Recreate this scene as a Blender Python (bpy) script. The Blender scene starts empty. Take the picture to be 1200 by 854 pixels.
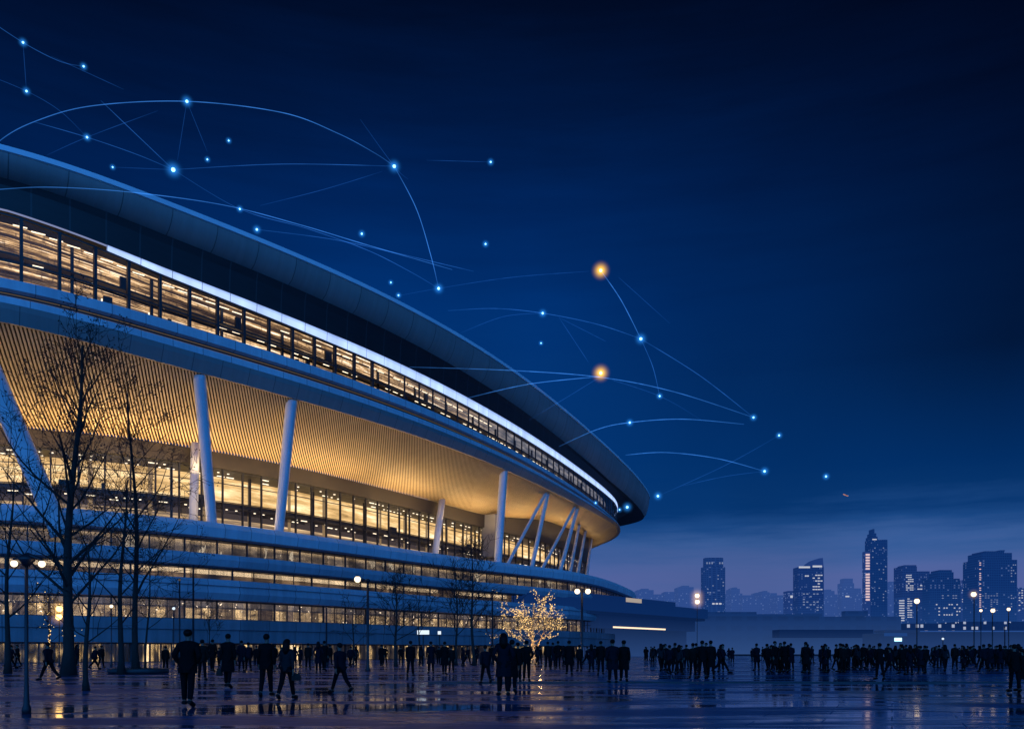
import bpy, bmesh, math, random
import numpy as np
from mathutils import Vector, Matrix

random.seed(7)
rng = random.Random(11)
sc = bpy.context.scene
col = sc.collection
R_ = math.radians
F_PX, CAM_H, HOR = 1000.0, 1.35, 762.0      # focal length in photo pixels, eye height, horizon row


def at(px, py, Y):
    """world point at depth Y that the photo shows at pixel px, py"""
    return Vector(((px - 600.0) / F_PX * Y, Y, CAM_H + (HOR - py) / F_PX * Y))


def ground(px, py):
    Y = F_PX * CAM_H / (py - HOR)
    return Vector(((px - 600.0) / F_PX * Y, Y, 0.0))


def lin(r, g, b):
    f = lambda c: (c / 255.0 / 12.92) if c / 255.0 <= 0.04045 else ((c / 255.0 + 0.055) / 1.055) ** 2.4
    return (f(r), f(g), f(b), 1.0)


# ------------------------------------------------------------------ render, camera
sc.render.engine = 'CYCLES'
sc.view_settings.view_transform = 'Standard'
sc.view_settings.look = 'None'
sc.view_settings.exposure = 0
sc.cycles.use_denoising = True
sc.cycles.max_bounces = 6
sc.cycles.transparent_max_bounces = 16
sc.cycles.volume_bounces = 0
sc.cycles.sample_clamp_indirect = 4.0
cam_d = bpy.data.cameras.new("camera")
cam = bpy.data.objects.new("camera", cam_d)
col.objects.link(cam)
cam.location = (0, 0, CAM_H)
cam.rotation_euler = (R_(90), 0, 0)
cam_d.sensor_width = 36
cam_d.lens = 36 * F_PX / 1200
cam_d.shift_y = (HOR - 427) / 1200
cam_d.clip_start = 0.1
cam_d.clip_end = 12000
sc.camera = cam


# ------------------------------------------------------------------ node helpers
class NT:
    def __init__(s, tree):
        s.t = tree
        s.n = tree.nodes
        s.l = tree.links

    def node(s, typ, **kw):
        n = s.n.new(typ)
        for k, v in kw.items():
            setattr(n, k, v)
        return n

    def put(s, sock, v):
        if v is None:
            return
        if hasattr(v, 'is_output') or isinstance(v, bpy.types.NodeSocket):
            s.l.new(v, sock)
        else:
            sock.default_value = v

    def math(s, op, a, b=None, c=None, clamp=False):
        n = s.node('ShaderNodeMath', operation=op, use_clamp=clamp)
        s.put(n.inputs[0], a)
        s.put(n.inputs[1], b)
        s.put(n.inputs[2], c)
        return n.outputs[0]

    def maprange(s, v, a, b, c, d):
        n = s.node('ShaderNodeMapRange')
        for i, x in enumerate((v, a, b, c, d)):
            s.put(n.inputs[i], x)
        return n.outputs[0]

    def mix(s, fac, a, b, blend='MIX'):
        n = s.node('ShaderNodeMix', data_type='RGBA', blend_type=blend)
        s.put(n.inputs[0], fac)
        s.put(n.inputs[6], a)
        s.put(n.inputs[7], b)
        return n.outputs[2]

    def ramp(s, fac, stops):
        n = s.node('ShaderNodeValToRGB')
        e = n.color_ramp.elements
        while len(e) < len(stops):
            e.new(0.5)
        for el, (p, c) in zip(e, stops):
            el.position = p
            el.color = c if len(c) == 4 else (*c, 1)
        s.put(n.inputs[0], fac)
        return n.outputs[0]

    def noise(s, vec, scale, detail=3, rough=0.5):
        n = s.node('ShaderNodeTexNoise')
        if vec is not None:
            s.put(n.inputs['Vector'], vec)
        n.inputs['Scale'].default_value = scale
        n.inputs['Detail'].default_value = detail
        n.inputs['Roughness'].default_value = rough
        return n.outputs[0]

    def mapping(s, vec, scale=(1, 1, 1), loc=(0, 0, 0)):
        n = s.node('ShaderNodeMapping')
        s.put(n.inputs[0], vec)
        n.inputs['Scale'].default_value = scale
        n.inputs['Location'].default_value = loc
        return n.outputs[0]

    def sep(s, vec):
        n = s.node('ShaderNodeSeparateXYZ')
        s.put(n.inputs[0], vec)
        return n.outputs

    def uv(s):
        return s.node('ShaderNodeTexCoord').outputs['UV']

    def obj(s):
        return s.node('ShaderNodeTexCoord').outputs['Object']

    def pos(s):
        return s.node('ShaderNodeNewGeometry').outputs['Position']


MATS = {}


def new_mat(name):
    m = bpy.data.materials.new(name)
    m.use_nodes = True
    m.node_tree.nodes.clear()
    t = NT(m.node_tree)
    out = t.node('ShaderNodeOutputMaterial')
    MATS[name] = m
    return m, t, out


def bsdf_mat(name, c1, c2=None, scale=3.0, rough=0.6, metallic=0.0, bump=0.0, spec=0.5, vec='pos', stretch=(1, 1, 1)):
    m, t, out = new_mat(name)
    b = t.node('ShaderNodeBsdfPrincipled')
    v = t.pos() if vec == 'pos' else (t.uv() if vec == 'uv' else t.obj())
    v = t.mapping(v, stretch)
    n = t.noise(v, scale, 5, 0.6)
    c2 = c2 or tuple(x * 0.7 for x in c1[:3])
    t.put(b.inputs['Base Color'], t.ramp(n, [(0.3, c2), (0.7, c1)]))
    t.put(b.inputs['Roughness'], t.maprange(n, 0.3, 0.7, rough * 0.85, min(1, rough * 1.15)))
    b.inputs['Metallic'].default_value = metallic
    b.inputs['Specular IOR Level'].default_value = spec
    if bump:
        bn = t.node('ShaderNodeBump')
        bn.inputs['Strength'].default_value = bump
        bn.inputs['Distance'].default_value = 0.05
        t.put(bn.inputs['Height'], t.noise(v, scale * 6, 4))
        t.put(b.inputs['Normal'], bn.outputs[0])
    t.l.new(b.outputs[0], out.inputs[0])
    return m


def emit_mat(name, color, strength):
    m, t, out = new_mat(name)
    e = t.node('ShaderNodeEmission')
    e.inputs[0].default_value = color if len(color) == 4 else (*color, 1)
    e.inputs[1].default_value = strength
    t.l.new(e.outputs[0], out.inputs[0])
    return m


def glow_mat(name, color, strength):
    """halo of light added around a lamp: a small emissive volume that thins out from its centre"""
    m, t, out = new_mat(name)
    e = t.node('ShaderNodeEmission')
    g = t.node('ShaderNodeTexGradient', gradient_type='SPHERICAL')
    t.l.new(t.obj(), g.inputs[0])
    p = t.math('POWER', g.outputs[1], 3.2)
    e.inputs[0].default_value = color
    t.put(e.inputs[1], t.math('MULTIPLY', p, strength))
    t.l.new(e.outputs[0], out.inputs['Volume'])
    return m


# ------------------------------------------------------------------ object helpers
def empty(name, loc, label, cat, group=None, rz=0.0):
    o = bpy.data.objects.new(name, None)
    o.empty_display_size = 0.3
    col.objects.link(o)
    o.location = loc
    o.rotation_euler = (0, 0, rz)
    return tag(o, label, cat, group)


def tag(o, label=None, cat=None, group=None, kind=None):
    if label:
        o['label'] = label
    if cat:
        o['category'] = cat
    if group:
        o['group'] = group
    if kind:
        o['kind'] = kind
    return o


def mesh_obj(name, me, parent=None, mats=None):
    o = bpy.data.objects.new(name, me)
    col.objects.link(o)
    if mats:
        for m in (mats if isinstance(mats, (list, tuple)) else [mats]):
            me.materials.append(MATS[m] if isinstance(m, str) else m)
    if parent:
        o.parent = parent
    return o


class MB:
    """collects faces and turns them into one mesh"""

    def __init__(s):
        s.v, s.f, s.mi, s.uv, s.smooth = [], [], [], [], []
        s.cur = 0

    def face(s, idx, uv=None, smooth=False):
        s.f.append(tuple(idx))
        s.mi.append(s.cur)
        s.uv.append(uv or [(0.0, 0.0)] * len(idx))
        s.smooth.append(smooth)

    def add(s, pts):
        b = len(s.v)
        s.v += [tuple(p) for p in pts]
        return b

    def box(s, c, size, rz=0.0, rm=None):
        hx, hy, hz = (d / 2 for d in size)
        M = rm or Matrix.Rotation(rz, 3, 'Z')
        P = [Vector(c) + M @ Vector((x * hx, y * hy, z * hz)) for z in (-1, 1) for y in (-1, 1) for x in (-1, 1)]
        b = s.add(P)
        W, D, H = size
        for q, (a, d) in (((0, 1, 5, 4), (W, H)), ((1, 3, 7, 5), (D, H)), ((3, 2, 6, 7), (W, H)), ((2, 0, 4, 6), (D, H)),
                          ((4, 5, 7, 6), (W, D)), ((2, 3, 1, 0), (W, D))):
            s.face([b + i for i in q], [(0, 0), (a, 0), (a, d), (0, d)])

    def tube(s, pts, radii, n=6, caps=True, uvlen=False):
        pts = [Vector(p) for p in pts]
        if not isinstance(radii, (list, tuple)):
            radii = [radii] * len(pts)
        prev = None
        base = len(s.v)
        L = 0
        ls = []
        for i, p in enumerate(pts):
            t = (pts[min(i + 1, len(pts) - 1)] - pts[max(i - 1, 0)])
            t = t.normalized() if t.length > 1e-9 else Vector((0, 0, 1))
            if prev is None:
                a = t.cross(Vector((0.31, 0.95, 0.02)))
                if a.length < 0.1:
                    a = t.cross(Vector((1, 0, 0)))
                a.normalize()
            else:
                a = (prev - t * prev.dot(t)).normalized()
            prev = a
            b = t.cross(a)
            if i:
                L += (p - pts[i - 1]).length
            ls.append(L)
            s.add([p + (a * math.cos(k * 2 * math.pi / n) + b * math.sin(k * 2 * math.pi / n)) * radii[i] for k in range(n)])
        for i in range(len(pts) - 1):
            for k in range(n):
                k2 = (k + 1) % n
                u0, u1 = (ls[i] / max(L, 1e-6), ls[i + 1] / max(L, 1e-6))
                s.face([base + i * n + k, base + i * n + k2, base + (i + 1) * n + k2, base + (i + 1) * n + k],
                       [(u0, 0), (u0, 0), (u1, 0), (u1, 0)], True)
        if caps:
            s.face([base + k for k in range(n)][::-1])
            e = base + (len(pts) - 1) * n
            s.face([e + k for k in range(n)])

    def lathe(s, c, prof, n=16):
        c = Vector(c)
        b = len(s.v)
        for r, z in prof:
            s.add([c + Vector((r * math.cos(k * 2 * math.pi / n), r * math.sin(k * 2 * math.pi / n), z)) for k in range(n)])
        for i in range(len(prof) - 1):
            for k in range(n):
                k2 = (k + 1) % n
                s.face([b + i * n + k, b + i * n + k2, b + (i + 1) * n + k2, b + (i + 1) * n + k], None, True)
        s.face([b + k for k in range(n)][::-1])
        e = b + (len(prof) - 1) * n
        s.face([e + k for k in range(n)])

    def ball(s, c, r, n=12, m=8, sc3=(1, 1, 1)):
        c = Vector(c)
        b = len(s.v)
        for i in range(m + 1):
            th = math.pi * i / m
            rr = max(math.sin(th), 1e-3)
            s.add([c + Vector((r * rr * math.cos(k * 2 * math.pi / n) * sc3[0], r * rr * math.sin(k * 2 * math.pi / n) * sc3[1],
                               -r * math.cos(th) * sc3[2])) for k in range(n)])
        for i in range(m):
            for k in range(n):
                k2 = (k + 1) % n
                s.face([b + i * n + k, b + i * n + k2, b + (i + 1) * n + k2, b + (i + 1) * n + k], None, True)

    def mesh(s, name):
        me = bpy.data.meshes.new(name)
        me.from_pydata(s.v, [], s.f)
        ul = me.uv_layers.new(name='UVMap')
        flat = [c for u in s.uv for p in u for c in p]
        ul.data.foreach_set('uv', flat)
        me.polygons.foreach_set('use_smooth', s.smooth)
        me.polygons.foreach_set('material_index', s.mi)
        me.update()
        return me

    def build(s, name, mats, parent=None):
        return mesh_obj(name, s.mesh(name), parent, mats)


# ------------------------------------------------------------------ materials
bsdf_mat('annex_concrete', (0.2, 0.22, 0.25), (0.15, 0.165, 0.19), scale=0.2, rough=0.6)
bsdf_mat('lit_bark', (0.45, 0.32, 0.18), (0.3, 0.2, 0.11), scale=4, rough=0.9)  # bark colour lightened so the fairy-light tree looks lit
bsdf_mat('rim_edge', (0.9, 0.9, 0.92), (0.8, 0.8, 0.84), scale=0.3, rough=0.4)
bsdf_mat('dark_metal', (0.02, 0.022, 0.028), (0.012, 0.013, 0.018), scale=2, rough=0.45)
bsdf_mat('mullion_metal', (0.03, 0.03, 0.035), (0.02, 0.02, 0.024), scale=2, rough=0.5)
bsdf_mat('slat_wood', (0.66, 0.5, 0.3), (0.54, 0.4, 0.23), scale=0.6, rough=0.55)
bsdf_mat('soffit_back', (0.06, 0.035, 0.015), (0.04, 0.022, 0.01), scale=0.5, rough=0.8)
bsdf_mat('brown_fascia', (0.05, 0.038, 0.026), (0.03, 0.024, 0.018), scale=0.5, rough=0.6)
bsdf_mat('column_paint', (0.72, 0.73, 0.75), (0.64, 0.65, 0.67), scale=0.5, rough=0.5)
bsdf_mat('roof_sheet', (0.35, 0.36, 0.38), (0.28, 0.29, 0.31), scale=0.1, rough=0.5)
bsdf_mat('deck_stone', (0.3, 0.29, 0.28), (0.22, 0.22, 0.21), scale=0.4, rough=0.6)
bsdf_mat('bark', (0.035, 0.028, 0.024), (0.018, 0.015, 0.013), scale=4, rough=0.9, bump=0.4)
bsdf_mat('skin', (0.2, 0.12, 0.085), (0.16, 0.1, 0.07), scale=8, rough=0.6)
bsdf_mat('hair', (0.0066, 0.0055, 0.0050), (0.0039, 0.0033, 0.0033), scale=30, rough=0.6, spec=0.12)
bsdf_mat('coat_black', (0.0057, 0.0057, 0.0064), (0.0033, 0.0033, 0.0036), scale=14, rough=0.85, spec=0.12)
bsdf_mat('coat_navy', (0.0072, 0.0093, 0.0161), (0.0043, 0.0057, 0.0107), scale=14, rough=0.85, spec=0.12)
bsdf_mat('coat_brown', (0.0143, 0.0107, 0.0093), (0.0093, 0.0072, 0.0061), scale=14, rough=0.85, spec=0.12)
bsdf_mat('coat_grey', (0.0197, 0.0215, 0.0250), (0.0125, 0.0143, 0.0172), scale=14, rough=0.85, spec=0.12)
bsdf_mat('trouser_dark', (0.0050, 0.0054, 0.0072), (0.0029, 0.0033, 0.0043), scale=18, rough=0.9, spec=0.12)
bsdf_mat('shoe', (0.0055, 0.0055, 0.0055), (0.0033, 0.0033, 0.0033), scale=20, rough=0.5, spec=0.12)
bsdf_mat('leather', (0.03, 0.022, 0.018), (0.02, 0.015, 0.012), scale=20, rough=0.5, spec=0.12)
bsdf_mat('low_wall', (0.07, 0.075, 0.085), (0.05, 0.053, 0.06), scale=0.4, rough=0.7)
bsdf_mat('canopy_dark', (0.03, 0.034, 0.04), (0.02, 0.023, 0.028), scale=0.5, rough=0.6)
bsdf_mat('hedge_leaf', (0.03, 0.045, 0.03), (0.014, 0.022, 0.016), scale=3, rough=0.8)
bsdf_mat('street_ground', (0.035, 0.037, 0.04), (0.022, 0.024, 0.027), scale=0.03, rough=0.55)
bsdf_mat('kerb_stone', (0.05, 0.052, 0.056), (0.03, 0.032, 0.035), scale=3, rough=0.5)
bsdf_mat('plane_paint', (0.7, 0.62, 0.7), (0.6, 0.55, 0.62), scale=1, rough=0.4)
emit_mat('globe_light', (1.0, 0.76, 0.5), 2.3)
emit_mat('amber_light', (1.0, 0.58, 0.16), 5.0)
emit_mat('white_light', (0.75, 0.88, 1.0), 1.1)
emit_mat('kiosk_light', (0.45, 0.85, 1.0), 2.2)
emit_mat('warm_line', (1.0, 0.74, 0.5), 1.4)
emit_mat('led_dim', (0.42, 0.5, 0.9), 0.5)
emit_mat('interior_lamp', (1.0, 0.80, 0.55), 2.2)
emit_mat('dim_warm_line', (0.55, 0.40, 0.30), 0.16)
emit_mat('fairy_light', (1.0, 0.62, 0.22), 2.2)
emit_mat('lit_panel', (0.85, 0.72, 0.62), 0.45)
emit_mat('blue_core', (0.25, 0.72, 1.0), 3.4)
emit_mat('gold_core', (1.0, 0.78, 0.32), 3.2)
emit_mat('nav_light', (1.0, 0.45, 0.3), 0.5)
emit_mat('city_window', (0.82, 0.86, 1.0), 0.62)
emit_mat('city_window_dim', (0.42, 0.55, 0.9), 0.42)
emit_mat('city_window_pink', (1.0, 0.72, 0.75), 0.75)


def panel_mat(name, c1, c2, rough=0.5, joint=3.6, spec=0.4):
    m, t, out = new_mat(name)
    b = t.node('ShaderNodeBsdfPrincipled')
    uv = t.uv()
    u, v, _ = t.sep(uv)
    cell = t.math('FLOOR', t.math('DIVIDE', u, joint))
    wn = t.node('ShaderNodeTexWhiteNoise', noise_dimensions='1D')
    t.put(wn.inputs['W'], cell)
    streak = t.noise(t.mapping(uv, (1.1, 0.12, 1)), 1.0, 5, 0.65)
    big = t.noise(t.mapping(t.pos(), (0.06, 0.06, 0.3)), 1.0, 4)
    k = t.math('ADD', t.math('MULTIPLY', streak, 0.55), t.math('MULTIPLY', big, 0.35))
    k = t.math('ADD', k, t.math('MULTIPLY', wn.outputs[0], 0.14))
    base = t.ramp(k, [(0.32, c2), (0.68, c1)])
    line = t.math('LESS_THAN', t.math('FRACT', t.math('DIVIDE', u, joint)), 0.022)
    t.put(b.inputs['Base Color'], t.mix(t.math('MULTIPLY', line, 0.65), base, (0.03, 0.035, 0.04, 1)))
    t.put(b.inputs['Roughness'], t.maprange(k, 0.3, 0.7, rough * 1.25, rough * 0.8))
    b.inputs['Specular IOR Level'].default_value = spec
    t.l.new(b.outputs[0], out.inputs[0])


for nm_ in ('white_concrete', 'podium_concrete', 'podium_dark', 'rim_metal', 'grey_panel'):
    MATS.pop(nm_, None)
panel_mat('white_concrete', (0.70, 0.72, 0.75), (0.46, 0.49, 0.53))
panel_mat('podium_concrete', (0.48, 0.50, 0.54), (0.28, 0.30, 0.34), joint=4.2)
panel_mat('podium_dark', (0.24, 0.26, 0.29), (0.12, 0.135, 0.155), joint=4.2)
panel_mat('rim_metal', (0.36, 0.29, 0.27), (0.25, 0.21, 0.20), joint=5.4)
panel_mat('grey_panel', (0.34, 0.29, 0.27), (0.25, 0.22, 0.21), joint=3.6)


def fade_line(name, color, strength):
    m, t, out = new_mat(name)
    e = t.node('ShaderNodeEmission')
    u = t.sep(t.uv())[0]
    d = t.math('ABSOLUTE', t.math('SUBTRACT', u, 0.5))
    e.inputs[0].default_value = color
    n = t.noise(t.pos(), 0.22, 2)
    k = t.math('MULTIPLY', t.maprange(d, 0.25, 0.5, 1.0, 0.3), t.maprange(n, 0.3, 0.7, 0.6, 1.3))
    t.put(e.inputs[1], t.math('MULTIPLY', k, strength * 0.34))
    tr = t.node('ShaderNodeBsdfTransparent')
    ad = t.node('ShaderNodeAddShader')
    t.l.new(e.outputs[0], ad.inputs[0])
    t.l.new(tr.outputs[0], ad.inputs[1])
    t.l.new(ad.outputs[0], out.inputs[0])


fade_line('arc_bright', (0.05, 0.26, 0.85, 1), 0.85)
fade_line('arc_mid', (0.035, 0.2, 0.75, 1), 0.5)
fade_line('arc_faint', (0.03, 0.17, 0.7, 1), 0.26)


def led_material():
    m, t, out = new_mat('led_strip')
    e = t.node('ShaderNodeEmission')
    uv = t.uv()
    u, v, _ = t.sep(uv)
    n = t.noise(t.mapping(uv, (0.35, 0.1, 1)), 1.0, 2)
    joint = t.math('GREATER_THAN', t.math('FRACT', t.math('DIVIDE', u, 3.6)), 0.03)
    k = t.math('MULTIPLY', t.maprange(n, 0.3, 0.7, 0.75, 1.15), t.maprange(joint, 0, 1, 0.45, 1))
    g = t.maprange(v, 0.35, 1.0, 1.0, 0.28)
    t.put(e.inputs[0], t.mix(g, (0.12, 0.28, 0.95, 1), (0.42, 0.58, 1.0, 1)))
    t.put(e.inputs[1], t.math('MULTIPLY', t.math('MULTIPLY', k, g), 1.4))
    t.l.new(e.outputs[0], out.inputs[0])


led_material()


def upper_panel_material():
    m, t, out = new_mat('upper_panel')
    b = t.node('ShaderNodeBsdfPrincipled')
    uv = t.uv()
    u, v, _ = t.sep(uv)
    fr = t.math('FRACT', t.math('DIVIDE', u, 3.6))
    line = t.math('LESS_THAN', fr, 0.05)
    n = t.noise(t.mapping(uv, (0.2, 1.5, 1)), 1.0, 4)
    base = t.ramp(n, [(0.3, (0.007, 0.007, 0.009)), (0.7, (0.013, 0.013, 0.016))])
    t.put(b.inputs['Base Color'], t.mix(line, base, (0.035, 0.036, 0.04, 1)))
    b.inputs['Roughness'].default_value = 0.5
    t.l.new(b.outputs[0], out.inputs[0])


upper_panel_material()


def glass_material():
    m, t, out = new_mat('pane_glass')
    tr = t.node('ShaderNodeBsdfTransparent')
    tr.inputs[0].default_value = (0.9, 0.92, 0.95, 1)
    gl = t.node('ShaderNodeBsdfGlossy')
    gl.inputs['Roughness'].default_value = 0.08
    gl.inputs[0].default_value = (0.8, 0.85, 0.9, 1)
    lw = t.node('ShaderNodeFresnel')
    lw.inputs[0].default_value = 1.35
    k = t.math('MULTIPLY', lw.outputs[0], 0.8, clamp=True)
    mx = t.node('ShaderNodeMixShader')
    t.l.new(k, mx.inputs[0])
    t.l.new(tr.outputs[0], mx.inputs[1])
    t.l.new(gl.outputs[0], mx.inputs[2])
    t.l.new(mx.outputs[0], out.inputs[0])


glass_material()


def interior_material(name, kind):
    """the lit rooms behind the glass; uv is metres along the facade, metres above the room's floor"""
    m, t, out = new_mat(name)
    e = t.node('ShaderNodeEmission')
    uv = t.uv()
    u, v, _ = t.sep(uv)
    x = t.sep(t.pos())[0]
    if kind == 'gallery':
        s1 = t.noise(t.mapping(uv, (0.03, 1.5, 1)), 1.0, 5, 0.7)
        s2 = t.noise(t.mapping(uv, (0.5, 5.0, 1), (7, 3, 0)), 1.0, 4, 0.7)
        k = t.math('ADD', t.math('MULTIPLY', s1, 0.72), t.math('MULTIPLY', s2, 0.28))
        c = t.ramp(k, [(0.42, (0.02, 0.013, 0.013)), (0.475, (0.13, 0.075, 0.042)), (0.52, (0.5, 0.28, 0.12)),
                       (0.555, (1.1, 0.68, 0.33)), (0.60, (1.9, 1.6, 1.25))])
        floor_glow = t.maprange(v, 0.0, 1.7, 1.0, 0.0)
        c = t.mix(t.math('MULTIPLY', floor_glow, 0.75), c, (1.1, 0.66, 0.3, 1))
        beam = t.math('LESS_THAN', t.math('FRACT', t.math('DIVIDE', v, 2.05)), 0.16)
        c = t.mix(t.math('MULTIPLY', beam, 0.85), c, (0.022, 0.016, 0.018, 1))
        blotch = t.noise(t.mapping(uv, (0.22, 0.5, 1), (2, 8, 0)), 1.0, 4, 0.7)
        c = t.mix(t.maprange(blotch, 0.42, 0.3, 0.0, 0.85), c, (0.03, 0.022, 0.024, 1))
        tick = t.noise(t.mapping(uv, (3.0, 0.8, 1)), 1.0, 3)
        c = t.mix(t.maprange(tick, 0.45, 0.35, 0.0, 0.6), c, (0.05, 0.03, 0.025, 1))
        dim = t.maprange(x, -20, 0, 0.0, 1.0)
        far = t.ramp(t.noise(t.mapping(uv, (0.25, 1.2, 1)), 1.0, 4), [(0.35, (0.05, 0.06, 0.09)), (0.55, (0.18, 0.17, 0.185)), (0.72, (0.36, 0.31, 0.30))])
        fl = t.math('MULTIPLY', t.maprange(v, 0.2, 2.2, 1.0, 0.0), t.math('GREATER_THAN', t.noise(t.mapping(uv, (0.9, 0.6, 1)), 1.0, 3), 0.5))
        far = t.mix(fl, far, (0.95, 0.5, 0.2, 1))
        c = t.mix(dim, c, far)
        st = 1.2
    elif kind == 'concourse':
        up = t.math('GREATER_THAN', v, 5.2)
        br = t.noise(t.mapping(uv, (0.12, 0.9, 1)), 1.0, 5, 0.65)
        hi = t.ramp(br, [(0.3, (0.30, 0.17, 0.06)), (0.48, (0.75, 0.45, 0.17)), (0.62, (1.15, 0.80, 0.40)), (0.75, (1.5, 1.25, 0.85))])
        lo = t.ramp(t.noise(t.mapping(uv, (0.06, 2.2, 1), (3, 1, 0)), 1.0, 5, 0.7),
                    [(0.36, (0.06, 0.045, 0.04)), (0.5, (0.24, 0.16, 0.10)), (0.6, (0.7, 0.44, 0.2)), (0.7, (1.3, 1.0, 0.65))])
        c = t.mix(up, lo, hi)
        slab = t.math('COMPARE', v, 4.7, 0.7)
        c = t.mix(slab, c, (0.05, 0.035, 0.03, 1))
        colm = t.math('LESS_THAN', t.math('FRACT', t.math('DIVIDE', u, 7.3)), 0.08)
        c = t.mix(colm, c, (0.22, 0.14, 0.07, 1))
        st = 1.35
    elif kind == 'lounge':
        n = t.noise(t.mapping(uv, (0.3, 1.0, 1)), 1.0, 4, 0.6)
        c = t.ramp(n, [(0.34, (0.05, 0.042, 0.042)), (0.5, (0.20, 0.145, 0.105)), (0.66, (0.52, 0.36, 0.22))])
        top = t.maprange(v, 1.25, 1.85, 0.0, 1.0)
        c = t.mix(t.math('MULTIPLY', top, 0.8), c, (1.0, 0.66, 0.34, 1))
        b2 = t.math('GREATER_THAN', t.noise(t.mapping(uv, (0.45, 0.2, 1), (5, 0, 0)), 1.0, 2), 0.62)
        c = t.mix(t.math('MULTIPLY', b2, 0.6), c, (1.2, 0.95, 0.65, 1))
        st = 1.45
    elif kind == 'office':
        n = t.noise(t.mapping(uv, (0.16, 0.4, 1)), 1.0, 3, 0.6)
        c = t.ramp(n, [(0.36, (0.05, 0.035, 0.03)), (0.52, (0.26, 0.16, 0.09)), (0.68, (0.6, 0.36, 0.18))])
        tube = t.math('MULTIPLY', t.math('GREATER_THAN', v, 0.85), t.math('GREATER_THAN', t.noise(t.mapping(uv, (0.11, 0.05, 1), (1, 4, 0)), 1.0, 2), 0.40))
        c = t.mix(tube, c, (1.5, 1.05, 0.6, 1))
        st = 1.1
    elif kind == 'lobby':
        bk = t.node('ShaderNodeTexBrick')
        bk.offset = 0.0
        t.put(bk.inputs['Vector'], uv)
        bk.inputs['Color1'].default_value = (1.2, 0.78, 0.36, 1)
        bk.inputs['Color2'].default_value = (0.12, 0.08, 0.06, 1)
        bk.inputs['Mortar'].default_value = (0.03, 0.025, 0.03, 1)
        bk.inputs['Scale'].default_value = 1.0
        bk.inputs['Mortar Size'].default_value = 0.05
        bk.inputs['Brick Width'].default_value = 1.15
        bk.inputs['Row Height'].default_value = 1.5
        n = t.noise(t.mapping(uv, (0.7, 1.6, 1)), 1.0, 5, 0.7)
        c = t.mix(t.maprange(n, 0.35, 0.65, 0.0, 1.0), (0.05, 0.035, 0.035, 1), bk.outputs[0])
        top = t.math('MULTIPLY', t.math('GREATER_THAN', v, 1.5), 0.75)
        c = t.mix(top, c, (0.10, 0.085, 0.09, 1))
        sp = t.math('GREATER_THAN', t.noise(t.mapping(uv, (2.2, 2.2, 1), (9, 2, 0)), 1.0, 1), 0.70)
        c = t.mix(sp, c, (2.0, 1.5, 1.0, 1))
        st = 2.3
    else:  # ground
        n = t.noise(t.mapping(uv, (0.35, 0.15, 1)), 1.0, 3, 0.75)
        c = t.ramp(n, [(0.44, (0.012, 0.012, 0.018)), (0.52, (0.10, 0.07, 0.045)), (0.58, (0.8, 0.5, 0.2)), (0.68, (1.3, 0.95, 0.55))])
        bars = t.math('LESS_THAN', t.math('FRACT', t.math('DIVIDE', u, 1.3)), 0.2)
        c = t.mix(bars, c, (0.02, 0.016, 0.018, 1))
        st = 2.6
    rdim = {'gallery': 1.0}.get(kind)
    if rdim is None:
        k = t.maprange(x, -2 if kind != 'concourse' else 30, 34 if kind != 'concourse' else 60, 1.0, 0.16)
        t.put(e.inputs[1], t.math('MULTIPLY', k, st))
    else:
        e.inputs[1].default_value = st
    t.put(e.inputs[0], c)
    t.l.new(e.outputs[0], out.inputs[0])


for k in ('gallery', 'concourse', 'lounge', 'office', 'lobby', 'ground'):
    interior_material('interior_' + k, k)


def wet_material(name, base, r0, r1, joints=True):
    m, t, out = new_mat(name)
    b = t.node('ShaderNodeBsdfPrincipled')
    p = t.pos()
    big = t.noise(t.mapping(p, (0.10, 0.42, 1)), 1.0, 4, 0.6)
    fine = t.noise(p, 3.0, 5, 0.6)
    t.put(b.inputs['Base Color'], t.ramp(fine, [(0.3, tuple(c * 0.6 for c in base)), (0.7, base)]))
    rg = t.maprange(big, 0.44, 0.56, r0, r1)
    t.put(b.inputs['Specular IOR Level'], t.maprange(big, 0.44, 0.56, 0.75, 0.03 if joints else 0.5))
    bn = t.node('ShaderNodeBump')
    bn.inputs['Distance'].default_value = 0.0042
    bn.inputs['Strength'].default_value = 0.9 if joints else 0.3
    wav = t.noise(t.mapping(p, (0.35, 1.5, 1)), 1.0, 4, 0.6)
    h = t.math('ADD', t.math('MULTIPLY', wav, 0.9), t.math('MULTIPLY', fine, 0.06))
    if joints:
        bk = t.node('ShaderNodeTexBrick')
        bk.offset = 0.5
        rot = t.node('ShaderNodeMapping')
        t.put(rot.inputs[0], p)
        rot.inputs['Rotation'].default_value = (0, 0, R_(24))
        t.l.new(rot.outputs[0], bk.inputs['Vector'])
        bk.inputs['Scale'].default_value = 1.0
        bk.inputs['Brick Width'].default_value = 2.4
        bk.inputs['Row Height'].default_value = 1.2
        bk.inputs['Mortar Size'].default_value = 0.018
        bk.inputs['Mortar Smooth'].default_value = 0.4
        bk.inputs['Color1'].default_value = (0.035, 0.035, 0.035, 1)
        bk.inputs['Color2'].default_value = (0.0, 0.0, 0.0, 1)
        fac = bk.outputs['Fac']
        rg = t.math('ADD', rg, t.math('MULTIPLY', fac, 0.2))
        rg = t.math('ADD', rg, t.sep(bk.outputs['Color'])[0])
        h = t.math('SUBTRACT', h, t.math('MULTIPLY', fac, 0.25))
    t.put(b.inputs['Roughness'], rg)
    t.put(bn.inputs['Height'], h)
    t.l.new(bn.outputs[0], b.inputs['Normal'])
    b.inputs['IOR'].default_value = 1.5
    t.l.new(b.outputs[0], out.inputs[0])


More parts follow.
